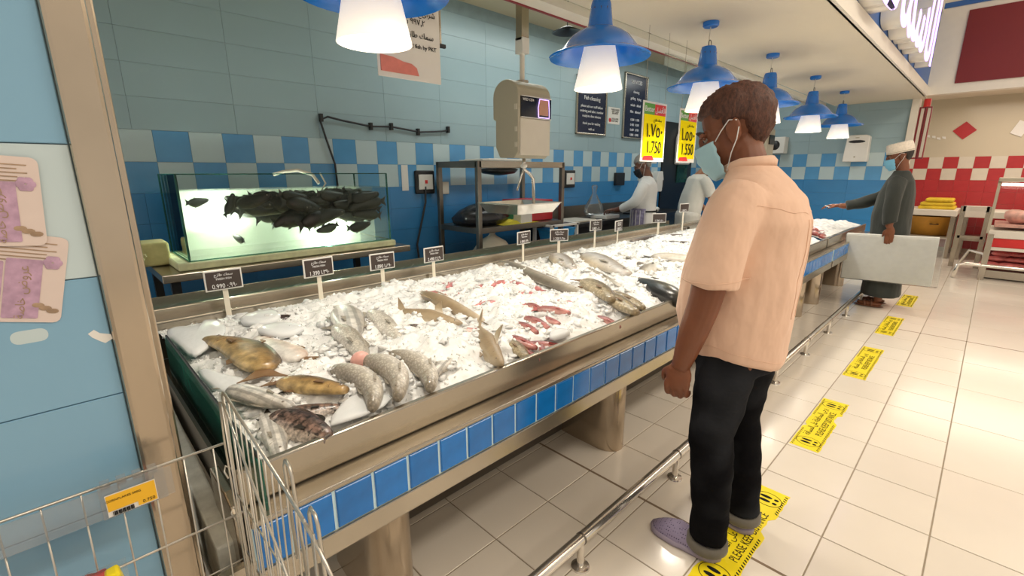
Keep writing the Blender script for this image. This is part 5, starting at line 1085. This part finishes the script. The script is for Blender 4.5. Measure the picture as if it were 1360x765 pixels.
# ================================================================== PEOPLE
def V(*a): return Vector(a)
def head_shapes(m, c, Rh, s):
    def e(p, r, n=18, k=12): m.ell(c + Rh @ (Vector(p) * s), [q * s for q in r], n, k, Rh)
    e((0, -.012, .045), (.076, .096, .082)); e((0, .030, -.022), (.062, .066, .085)); e((0, .045, -.078), (.043, .043, .034)); e((0, .0, -.045), (.060, .065, .05))
    e((0, .104, -.022), (.014, .018, .020), 10, 8); e((0, .096, .002), (.010, .014, .028), 10, 8)
    e((-.032, .080, .024), (.026, .017, .010), 10, 8); e((.032, .080, .024), (.026, .017, .010), 10, 8)
    e((0, .088, -.058), (.026, .016, .009), 10, 8); e((0, .086, -.070), (.022, .015, .008), 10, 8); e((-.042, .062, -.02), (.024, .024, .022)); e((.042, .062, -.02), (.024, .024, .022))
    for sx in (-1, 1):
        e((sx * .080, -.006, -.002), (.010, .022, .033), 12, 8); e((sx * .089, -.018, .010), (.006, .013, .022), 10, 8); e((sx * .076, .0, -.03), (.008, .011, .012), 8, 6)
def face_parts(root, c, Rh, s, skin):
    for sx in (-1, 1):
        p = c + Rh @ (Vector((sx * .031, .0775, .008)) * s)
        MB().ell(p, (.0105 * s,) * 3, 14, 10).build('eye', 'eye_white', root, smooth=True); q = c + Rh @ (Vector((sx * .031, .0842, .007)) * s); MB().ell(q, (.0058 * s,) * 3, 10, 8).build('iris', 'eye_dark', root, smooth=True)
        MB().tube([c + Rh @ (Vector((sx * x, y, z)) * s) for x, y, z in ((.014, .0955, .030), (.030, .097, .037), (.047, .086, .033), (.056, .073, .026))], [.004 * s, .0055 * s, .005 * s, .002 * s], 8, flat=.8).build('eyebrow', 'hair_black', root, smooth=True)
        MB().tube([c + Rh @ (Vector((sx * x, y, z)) * s) for x, y, z in ((.016, .083, .012), (.031, .0865, .018), (.046, .080, .011))], .0042 * s, 8).build('eyelid', skin, root, smooth=True)
def hair_cap(root, c, Rh, s, mat, line=.035, back=-.075, thick=.012, thin=0, seed=0, name='hair', rough=.004):
    n, k = 48, 30; rs = []
    for i in range(k):
        th = PI * (i + .5) / k; ring = []
        for j in range(n):
            ph = 2 * PI * j / n; d = Vector((math.sin(th) * math.cos(ph), math.sin(th) * math.sin(ph), math.cos(th)))
            p = Vector((d.x * .076, d.y * .096 - .012, d.z * .082 + .045)); fr = d.y
            limit = back if fr < -.22 else (back + (.020 - back) * (fr + .22) / .24 if fr < .02 else (.020 + (line - .020) * min(1, (fr - .02) / .5) if fr < .52 else line + .018))
            if abs(d.x) > .55 and -.30 < fr < .02: limit = max(limit, .022)
            if abs(d.x) > .55 and .02 <= fr < .26: limit = -.004
            keep = p.z > limit; r = 1 + (thick * (.30 + .7 * max(0, d.z, -d.y * .6)) / .085 if keep else -.18)
            if p.z <= limit and not keep: r = .84
            q = Vector((d.x * .076 * r, d.y * .096 * r - .012, d.z * .082 * r + .045))
            if fr < -.2 and p.z < .02: q = Vector((q.x * .98, q.y, q.z - .03 * min(1, (.02 - p.z) / .06)))
            q += d * rough * noise.noise(Vector((q.x * 95 + seed, q.y * 95, q.z * 40))) * (1 if keep else 0)
            if keep and thin: q -= d * thin * max(0, d.z - .75) * 4
            ring.append(c + Rh @ (q * s))
        rs.append(ring)
    return MB().rings(rs).build(name, mat, root, smooth=True)
def mask(root, c, Rh, s, mat):
    t = MB(); nu, nv = 18, 12; g = []
    for j in range(nv + 1):
        v = j / nv; zz = -.008 - .100 * v
        for i in range(nu + 1):
            u = -1 + 2 * i / nu; a = u * 1.22; wx = .080 - .020 * v ** 2; pl = .0022 * math.sin(v * PI * 7)
            bulge = .040 * (math.cos(u * 1.4) ** 2) * (1 - (abs(v - .28) * 1.35) ** 2)
            g.append(c + Rh @ (Vector((wx * 1.04 * math.sin(a), .030 + (.068 - .006 * v) * math.cos(a) + bulge * .80 + pl, zz - .012 * math.cos(a) * v)) * s))
    n = nu + 1; t.add(g, [(j * n + i, j * n + i + 1, (j + 1) * n + i + 1, (j + 1) * n + i) for j in range(nv) for i in range(nu)])
    o = t.build('face_mask', mat, root, smooth=True); sd = o.modifiers.new('s', 'SOLIDIFY'); sd.thickness = .003
    for sx in (-1, 1):
        MB().tube([c + Rh @ (Vector((sx * x, y, z)) * s) for x, y, z in ((.074, .050, -.012), (.080, .025, .010), (.087, -.004, .030), (.093, -.024, .020))], .0017 * s, 6).tube([c + Rh @ (Vector((sx * x, y, z)) * s) for x, y, z in ((.060, .045, -.105), (.074, .018, -.060), (.086, -.008, -.030), (.093, -.024, -.0))], .0017 * s, 6).build('mask_strap', 'strap_white', root, smooth=True)
def limb(m, pts, rad, n=14, flat=1):
    # resample the path smoothly and close the ends with spheres
    P_ = [Vector(p) for p in pts]; out = []; rr_ = []
    for i in range(len(P_) - 1):
        a, b = P_[i], P_[i + 1]; p0 = P_[i - 1] if i else a * 2 - b; p3 = P_[i + 2] if i + 2 < len(P_) else b * 2 - a
        for k in range(6):
            u = k / 6; out.append(.5 * ((2 * a) + (b - p0) * u + (2 * p0 - 5 * a + 4 * b - p3) * u * u + (3 * a - p0 - 3 * b + p3) * u ** 3)); rr_.append(rad[i] + (rad[i + 1] - rad[i]) * u)
    out.append(P_[-1]); rr_.append(rad[-1]); m.tube(out, rr_, n, True, flat)
def hand(m, w, d, pn, th, curl=.6, s=1.0, spread=.0):
    """w wrist, d pointing along the fingers, pn palm normal (palm side), th side of the thumb"""
    w = Vector(w); d = Vector(d).normalized(); pn = Vector(pn); pn = (pn - d * pn.dot(d)).normalized(); th = Vector(th); th = (th - d * th.dot(d) - pn * th.dot(pn)).normalized()
    M = Matrix((th, d, pn)).transposed(); pc = w + d * .047 * s
    m.ell(pc, (.040 * s, .054 * s, .0165 * s), 16, 10, M); m.ell(w + d * .02 * s, (.029 * s, .035 * s, .019 * s), 14, 8, M); m.ell(w + d * .04 * s + th * .022 * s + pn * .008 * s, (.017 * s, .032 * s, .015 * s), 12, 8, M)
    for k, (o, ln) in enumerate(((.030, .92), (.010, 1.0), (-.010, .95), (-.029, .78))):
        b = w + d * (.088 - .006 * (k == 3)) * s + th * o * s; seg = [.042 * ln * s, .027 * ln * s, .022 * ln * s]; a = .18 * curl; pts = [b - d * .02 * s, b]; p = b
        for q in range(3):
            a += curl * (.55, .8, .6)[q]; v = d * math.cos(a) + pn * math.sin(a) + th * spread * (1.5 - k) * .1; p = p + v * seg[q]; pts.append(p)
        limb(m, pts, [.0105 * s, .0100 * s, .0094 * s, .0088 * s, .0070 * s], 10); m.ell(p, (.0072 * s,) * 3, 8, 6)
    b = w + d * .03 * s + th * .026 * s; v1 = (th * .75 + d * .75 + pn * .35 * (1 + curl)).normalized(); v2 = (th * .15 + d * .9 + pn * .6 * curl).normalized(); p1 = b + v1 * .034 * s; p2 = p1 + v2 * .03 * s; p3 = p2 + (v2 + pn * .4 * curl).normalized() * .022 * s
    limb(m, [b - v1 * .012 * s, b, p1, p2, p3], [.0125 * s, .0135 * s, .0115 * s, .0105 * s, .0078 * s], 10); m.ell(p3, (.0078 * s,) * 3, 8, 6)
def torso(m, rows, n=28, p=2.4):
    rs = []
    for cx, cy, z, rx, ry in rows:
        ring = []
        for k in range(n):
            a = 2 * PI * k / n; c_, s_ = math.cos(a), math.sin(a); f = (abs(c_) ** p + abs(s_) ** p) ** (-1 / p); ring.append(Vector((cx + rx * c_ * f, cy + ry * s_ * f, z)))
        rs.append(ring)
    m.rings(rs)
def nails(root, pts): pass

# ---------------- man in the salmon shirt (local = world shifted; he faces +Y, towards the counter)
ox, oy = 1.73, .57
man = thing('person', 'man in a salmon short-sleeved shirt, dark jeans, purple clogs and pale blue mask', 'person', (0, 0, 0))
def S(x, y, z): return V(x - ox, y - oy, z)
hc = S(1.735, .662, 1.562); Rh = (Matrix.Rotation(math.radians(12), 3, 'Z') @ Matrix.Rotation(math.radians(-22), 3, 'X')); hs = 1.13
m = MB(); head_shapes(m, hc, Rh, hs)
limb(m, [hc + Rh @ V(0, -.02, -.03), S(1.735, .625, 1.50), S(1.73, .600, 1.42), S(1.73, .57, 1.30)], [.056, .060, .068, .09], 18)
limb(m, [S(1.56, .575, 1.345), S(1.50, .585, 1.21), S(1.475, .60, 1.03), S(1.485, .635, .90), S(1.495, .665, .79), S(1.497, .675, .76)], [.058, .060, .052, .048, .035, .031], 16)
hand(m, S(1.497, .672, .775), (.0, .10, -1), (1, .15, 0), (0, 1, .1), curl=.78, s=1.14)
limb(m, [S(1.90, .575, 1.345), S(1.965, .585, 1.21), S(1.985, .60, 1.03), S(1.975, .66, .90), S(1.96, .70, .79)], [.055, .056, .048, .040, .028], 16)
hand(m, S(1.96, .70, .785), (0, .12, -1), (-1, .2, 0), (0, 1, .1), curl=.8, s=1.0)
torso(m, [(0, .0, .80, .13, .11), (0, .02, .95, .15, .14), (0, .02, 1.15, .15, .13), (0, .0, 1.30, .15, .11), (0, .0, 1.40, .09, .08)])
for sx in (-1, 1): limb(m, [V(sx * .085, -.03, .84), V(sx * .11, .0, .46), V(sx * .12, -.04, .08)], [.08, .055, .035])
solid('body', m, 'skin_brown', man, .0044, 2)
face_parts(man, hc, Rh, hs, 'skin_brown')
hair_cap(man, hc, Rh, hs, 'hair_brown', line=.056, back=-.058, thick=.020, thin=.007, seed=2, rough=.009)
mask(man, hc, Rh, hs, 'mask_blue')
# shirt
m = MB()
torso(m, [(0, .005, .775, .172, .165), (0, .018, .82, .180, .178), (0, .030, .92, .188, .196), (0, .022, 1.05, .186, .192), (0, .008, 1.17, .188, .180), (0, -.010, 1.27, .196, .166), (0, -.012, 1.345, .192, .138), (0, -.004, 1.395, .150, .104), (0, .012, 1.432, .088, .080), (0, .028, 1.455, .072, .070)], p=2.3)
for sx in (-1, 1): limb(m, [V(sx * .13, -.01, 1.335), V(sx * .195, -.004, 1.30), V(sx * .233, .012, 1.20), V(sx * .250, .020, 1.115), V(sx * .254, .024, 1.075)], [.085, .083, .084, .088, .089], 18)
def hem(co):
    # curved shirt-tail hem
    z = co[:, 2]; x = co[:, 0]; low = np.clip((.84 - z) / .07, 0, 1); ang = np.abs(x) / .19
    co[:, 2] = z + low * (.045 * ang ** 2 - .012); return co
solid('shirt', m, 'shirt_salmon', man, .009, 3, wr=.0085, wscale=(10, 7, 5), extra=hem, seed=3)
# collar, button band, yoke seam, cuff seams
m = MB(); rs = []
for r_, dz in ((.0, 0), (.010, .02), (.004, .036), (-.010, .034)):
    rs.append([V((.074 + r_ * .6) * math.cos(a), .022 - .012 * 0 + (.074 + r_) * math.sin(a) + (dz * .45), 1.440 + dz * .9 - .030 * max(0, math.sin(a)) + .010 * max(0, -math.sin(a))) for a in [2 * PI * k / 32 for k in range(32)]])
m.rings(rs, cap=False).build('collar', 'shirt_salmon', man, smooth=True).modifiers.new('s', 'SOLIDIFY').thickness = .004
bpy.context.view_layer.update(); sh_o = [c for c in man.children if c.name.startswith('shirt')][0]
def seam(name, pts, ax=(0, .0), r=.0011, n=40):
    out = []
    for i in range(n + 1):
        u = i / n * (len(pts) - 1); k = min(int(u), len(pts) - 2); p = Vector(pts[k]).lerp(Vector(pts[k + 1]), u - k); ok, loc, nor, _ = sh_o.closest_point_on_mesh(p); out.append(loc + nor * .0006)
    return MB().tube(out, r, 6).build(name, 'shirt_salmon', man, smooth=True)
seam('yoke_seam', [(-.22, -.10, 1.335), (-.12, -.20, 1.325), (0, -.22, 1.32), (.12, -.20, 1.325), (.2, -.12, 1.335)])
seam('sleeve_hem_seam', [(-.254 + .12 * math.cos(a), .024 + .12 * math.sin(a), 1.098) for a in [2 * PI * k / 24 for k in range(25)]], n=72)
seam('hem_seam', [(.24 * math.cos(a), .02 + .24 * math.sin(a), .795 + .045 * math.cos(a) ** 2 * .9) for a in [2 * PI * k / 24 for k in range(25)]], n=96)
for x_ in (-.022, .022): seam('back_pleat', [(x_, -.25, 1.31), (x_ * 1.1, -.25, 1.1), (x_ * 1.3, -.22, .95)], r=.0016)
# trousers
m = MB()
torso(m, [(0, .02, .88, .150, .135), (0, .008, .80, .158, .142), (0, .0, .74, .160, .135)], p=2.2)
limb(m, [V(-.085, .0, .80), V(-.100, .0, .70), V(-.118, .012, .50), V(-.128, .0, .40), V(-.145, -.02, .20), V(-.155, -.028, .075)], [.095, .098, .080, .076, .068, .070], 20)
limb(m, [V(.082, -.005, .80), V(.092, -.010, .70), V(.100, -.002, .50), V(.100, -.02, .40), V(.096, -.052, .20), V(.095, -.062, .075)], [.095, .098, .080, .074, .066, .068], 20)
solid('trousers', m, 'jeans', man, .009, 4, wr=.006, wscale=(7, 7, 12), seed=8)
for cx, cy in ((-.156, -.028), (.095, -.062)): MB().lathe([(.056, .002), (.071, .0), (.075, .006), (.073, .034), (.056, .038), (.056, .002)], (cx, cy, .040), 28).build('turned_cuff', 'denim_cuff', man, smooth=True)
def clog(cx, cy, yaw):
    o_ = thing('clog_tmp', None, None); rs = []; rs2 = []
    for i in range(19):
        s = i / 18; y = -.125 + .27 * s; w = .046 + .010 * math.sin(PI * min(1, s * 1.1)) + (.004 if s > .5 else 0); w *= max(.18, (1 - ((s - .5) / .515) ** 8)) ; w *= (1 if s > .03 else .8)
        h = .062 if s < .42 else .062 + .012 * math.sin((s - .42) / .3 * PI / 2) if s < .6 else .074 - .046 * ((s - .6) / .4) ** 1.5; h = max(.026, h)
        rs.append([V(w * .96 * math.cos(a) + .006 * math.sin(s * PI), y, .012 + max(0, math.sin(a)) * (h - .012) + min(0, math.sin(a)) * .004) for a in [2 * PI * k / 24 for k in range(24)]])
        rs2.append([V(w * 1.07 * math.cos(a) + .006 * math.sin(s * PI), y * 1.03, .012 + .012 * max(-1, min(1, 2 * math.sin(a)))) for a in [2 * PI * k / 24 for k in range(24)]])
    up = MB().rings(rs).build('shoe', 'clog', man, smooth=True); so = MB().rings(rs2).build('sole', 'clog_sole', up, smooth=True)
    up.location = (cx, cy, 0); up.rotation_euler = (0, 0, yaw); bpy.data.objects.remove(o_)
clog(-.158, .045, .06); clog(.105, .005, -.24)
man.location = (ox, oy, 0)

# ---------------- man in the dark robe, facing +Y, left hand grips the foam board
ax, ay = 6.30, .70
arab = thing('person', 'man in a dark grey robe, white embroidered cap and blue mask reaching over the counter', 'person', (0, 0, 0))
hc = V(0, .035, 1.575); Rh = Matrix.Rotation(math.radians(14), 3, 'Z') @ Matrix.Rotation(math.radians(-14), 3, 'X'); hs = 1.05
m = MB(); head_shapes(m, hc, Rh, hs); limb(m, [hc + V(0, -.02, -.05), V(0, -.005, 1.45), V(0, -.01, 1.35)], [.054, .054, .06], 16)
limb(m, [V(-.15, 0, 1.30), V(-.235, .0, 1.12), V(-.26, -.01, .92), V(-.262, -.02, .875)], [.05, .045, .034, .028]); hand(m, (-.262, -.03, .880), (.06, .0, -1), (1, .0, 0), (0, 1, 0), curl=.10, s=1.0)
limb(m, [V(.15, 0, 1.30), V(.20, .16, 1.16), V(.10, .42, 1.06), V(.07, .50, 1.055)], [.05, .045, .034, .026]); hand(m, (.07, .50, 1.055), (-.12, 1, .0), (0, 0, -1), (-1, 0, .1), curl=.45, s=1.0)
torso(m, [(0, 0, .8, .13, .1), (0, 0, 1.2, .15, .11), (0, -.01, 1.33, .11, .07)])
for sx in (-1, 1): limb(m, [V(sx * .09, 0, .8), V(sx * .10, .0, .45), V(sx * .10, -.02, .07)], [.08, .055, .036]); m.ell(V(sx * .10, .05, .035), (.042, .115, .028))
solid('body', m, 'skin_brown', arab, .0062, 3); face_parts(arab, hc, Rh, hs, 'skin_brown'); hair_cap(arab, hc, Rh, hs, 'hair_black', line=.05, back=-.045, thick=.006); mask(arab, hc, Rh, hs, 'mask_blue2')
rs = []
for r_, z in ((.094, .036), (.098, .040), (.098, .070), (.094, .112), (.090, .128), (.066, .134), (.004, .136)): rs.append([hc + Rh @ (V(r_ * .86 * math.cos(a), r_ * 1.12 * math.sin(a) - .008, z) * hs) for a in [2 * PI * k / 32 for k in range(32)]])
cp = MB().rings(rs).build('embroidered_cap', 'cap_white', arab, smooth=True, auto=50)
rs = [[hc + Rh @ (V((.0995) * .86 * math.cos(a), .0995 * 1.12 * math.sin(a) - .008, z) * hs) for a in [2 * PI * k / 32 for k in range(32)]] for z in (.045, .050)]
MB().rings(rs, cap=False).build('cap_stitching', 'beige_plastic', cp, smooth=True)
m = MB(); torso(m, [(0, -.02, .13, .215, .175), (0, -.015, .40, .205, .165), (0, .0, .75, .20, .165), (0, .015, 1.0, .195, .165), (0, .0, 1.2, .195, .15), (0, -.01, 1.33, .175, .12), (0, -.01, 1.40, .10, .085), (0, -.005, 1.44, .07, .068)], p=2.2)
limb(m, [V(-.14, 0, 1.34), V(-.215, .0, 1.25), V(-.25, .0, 1.10), V(-.258, -.01, .95), V(-.26, -.02, .915)], [.08, .076, .068, .062, .06]); limb(m, [V(.13, 0, 1.34), V(.195, .06, 1.26), V(.20, .17, 1.15), V(.13, .34, 1.08), V(.09, .44, 1.055)], [.08, .074, .066, .060, .055])
solid('robe', m, 'dishdasha', arab, .011, 4, wr=.009, wscale=(8, 8, 2.5), seed=5)
for sx in (-1, 1):
    sd = MB(); sd.ell(V(sx * .10, .055, .012), (.052, .135, .012), 18, 6); so = sd.build('sandal', 'leather', arab, smooth=True); MB().tube([V(sx * .10 - .05, .08, .015), V(sx * .10 - .03, .09, .062), V(sx * .10 + .03, .09, .062), V(sx * .10 + .05, .08, .015)], .012, 8, flat=.5).tube([V(sx * .10 - .05, .02, .015), V(sx * .10 - .03, .03, .070), V(sx * .10 + .03, .03, .070), V(sx * .10 + .05, .02, .015)], .010, 8).build('strap', 'leather', so, smooth=True)
arab.location = (ax, ay, 0)
t = thing('foam_board', 'white foam sheet in thin film held upright by the man in the dark robe', 'board', (6.09, .645, .55))
R4 = Matrix.Rotation(math.radians(-1.5), 3, 'X')
MB().box((6.085, .655, .555), (.05, .74, .485), R4).build('foam_sheet', 'foam', t, bev=.004); MB().box((6.084, .635, .548), (.062, .80, .49), R4).build('film_sleeve', 'plastic_film', t, bev=.01)
simple('small_receipt', MB().box((6.30, 1.30, 1.045), (.05, .05, .002), Matrix.Rotation(.4, 3, 'X')), 'white', 'small white slip held between the fingers of the man in the dark robe', 'slip')

# ---------------- workers behind the counter
w1 = thing('person', 'worker in a white coat, hair net and striped apron, back turned', 'person', (0, 0, 0))
hc = V(0, .05, 1.505); Rh = Matrix.Rotation(math.radians(10), 3, 'Z') @ Matrix.Rotation(math.radians(-28), 3, 'X'); hs = 1.03
m = MB(); head_shapes(m, hc, Rh, hs); limb(m, [hc + V(0, -.02, -.05), V(0, 0, 1.40), V(0, -.02, 1.3)], [.055, .058, .08], 14)
limb(m, [V(-.14, 0, 1.24), V(-.22, .08, 1.08), V(-.12, .30, .98), V(-.09, .36, .97)], [.05, .045, .034, .026]); hand(m, (-.09, .36, .97), (.1, 1, -.1), (0, 0, -1), (1, 0, 0), curl=.8)
limb(m, [V(.14, 0, 1.24), V(.22, .08, 1.08), V(.12, .30, .98), V(.09, .36, .97)], [.05, .045, .034, .026]); hand(m, (.09, .36, .97), (-.1, 1, -.1), (0, 0, -1), (-1, 0, 0), curl=.8)
torso(m, [(0, 0, .75, .12, .1), (0, 0, 1.2, .14, .1), (0, -.01, 1.32, .12, .09)])
for sx in (-1, 1): limb(m, [V(sx * .09, 0, .8), V(sx * .10, .0, .45), V(sx * .10, -.02, .07)], [.08, .055, .036]); m.ell(V(sx * .10, .05, .035), (.042, .115, .03))
solid('body', m, 'skin_dark', w1, .008, 3); face_parts(w1, hc, Rh, hs, 'skin_dark'); hair_cap(w1, hc, Rh, hs, 'hair_net', line=.04, back=-.075, thick=.010, name='hair_net'); mask(w1, hc, Rh, hs, 'dark_bag')
m = MB(); torso(m, [(0, -.01, .45, .19, .15), (0, 0, .8, .18, .14), (0, .01, 1.05, .18, .14), (0, -.005, 1.2, .185, .13), (0, -.01, 1.29, .165, .11), (0, -.01, 1.35, .09, .08), (0, 0, 1.385, .066, .064)], p=2.2)
limb(m, [V(-.13, 0, 1.28), V(-.20, .03, 1.2), V(-.22, .10, 1.08), V(-.15, .26, .99)], [.075, .07, .062, .052]); limb(m, [V(.13, 0, 1.28), V(.20, .03, 1.2), V(.22, .10, 1.08), V(.15, .26, .99)], [.075, .07, .062, .052])
solid('coat', m, 'white_coat', w1, .012, 4, wr=.006, wscale=(8, 8, 4), seed=12)
m = MB(); rs = []
for z, r_ in ((.42, .20), (.85, .186), (1.0, .186)): rs.append([V((r_ + .012) * math.cos(a), (r_ * .8) * math.sin(a) + .01, z) for a in [math.radians(-20 + 220 * k / 22) for k in range(23)]])
n = 23; vs = [p for r in rs for p in r]; m.add(vs, [(i * n + j, i * n + j + 1, (i + 1) * n + j + 1, (i + 1) * n + j) for i in range(2) for j in range(n - 1)]); m.build('apron', 'apron_stripe', w1, smooth=True).modifiers.new('s', 'SOLIDIFY').thickness = .006
m = MB()
for k in range(12): a = math.radians(-15 + 210 * k / 11); m.tube([V(.205 * math.cos(a), .165 * math.sin(a) + .01, .44), V(.202 * math.cos(a), .155 * math.sin(a) + .01, .98)], .004, 4)
m.build('apron_stripes', 'white_coat', w1); m = MB().rings([[V(.192 * math.cos(a), .152 * math.sin(a), z) for a in [2 * PI * k / 28 for k in range(28)]] for z in (.955, .975)], cap=False); m.build('apron_string', 'print_black', w1)
w1.rotation_euler = (0, 0, math.radians(22)); w1.location = (5.25, 3.0, 0)

w2 = thing('person', 'worker in a white short-sleeved shirt and mask bending over behind the yellow cards', 'person', (0, 0, 0))
hc = V(0, .24, 1.50); Rh = Matrix.Rotation(math.radians(-38), 3, 'X'); hs = 1.03
m = MB(); head_shapes(m, hc, Rh, hs); limb(m, [hc + V(0, -.03, -.04), V(0, .15, 1.41), V(0, .08, 1.32)], [.055, .058, .08], 14)
limb(m, [V(-.17, .12, 1.33), V(-.22, .20, 1.08), V(-.16, .36, .90), V(-.13, .40, .87)], [.05, .045, .036, .028]); hand(m, (-.13, .40, .87), (.1, .6, -.6), (0, -.6, -.6), (1, 0, 0), curl=.7)
limb(m, [V(.17, .12, 1.33), V(.22, .20, 1.08), V(.16, .36, .90), V(.13, .40, .87)], [.05, .045, .036, .028]); hand(m, (.13, .40, .87), (-.1, .6, -.6), (0, -.6, -.6), (-1, 0, 0), curl=.7)
torso(m, [(0, 0, .75, .12, .1), (0, .05, 1.1, .14, .1), (0, .1, 1.34, .12, .09)])
for sx in (-1, 1): limb(m, [V(sx * .09, 0, .8), V(sx * .10, .0, .45), V(sx * .10, -.02, .07)], [.08, .055, .036]); m.ell(V(sx * .10, .05, .035), (.042, .115, .03))
solid('body', m, 'skin_tan', w2, .008, 3); face_parts(w2, hc, Rh, hs, 'skin_tan'); hair_cap(w2, hc, Rh, hs, 'hair_black', line=.05, back=-.04, thick=.008); mask(w2, hc, Rh, hs, 'mask_blue2')
m = MB(); torso(m, [(0, .0, .78, .17, .13), (0, .02, .95, .18, .15), (0, .06, 1.12, .18, .15), (0, .09, 1.25, .18, .135), (0, .105, 1.345, .16, .11), (0, .12, 1.40, .08, .075)], p=2.2)
for sx in (-1, 1): limb(m, [V(sx * .13, .105, 1.32), V(sx * .205, .13, 1.25), V(sx * .225, .19, 1.12)], [.078, .076, .072])
solid('shirt', m, 'white_tee', w2, .012, 4, wr=.006, wscale=(8, 8, 4), seed=15)
m = MB(); torso(m, [(0, .0, .30, .17, .13), (0, 0, .85, .185, .16), (0, 0, .9, .17, .14)]); solid('apron', m, 'white_tee', w2, .014, 3, wr=.008, wscale=(10, 10, 2), seed=4)
for sx in (-1, 1): MB().ell(V(sx * .125, .42, .855), (.05, .05, .05), 12, 8).build('glove', 'white', w2, smooth=True)
w2.rotation_euler = (0, 0, math.radians(-125)); w2.location = (6.35, 2.95, 0)
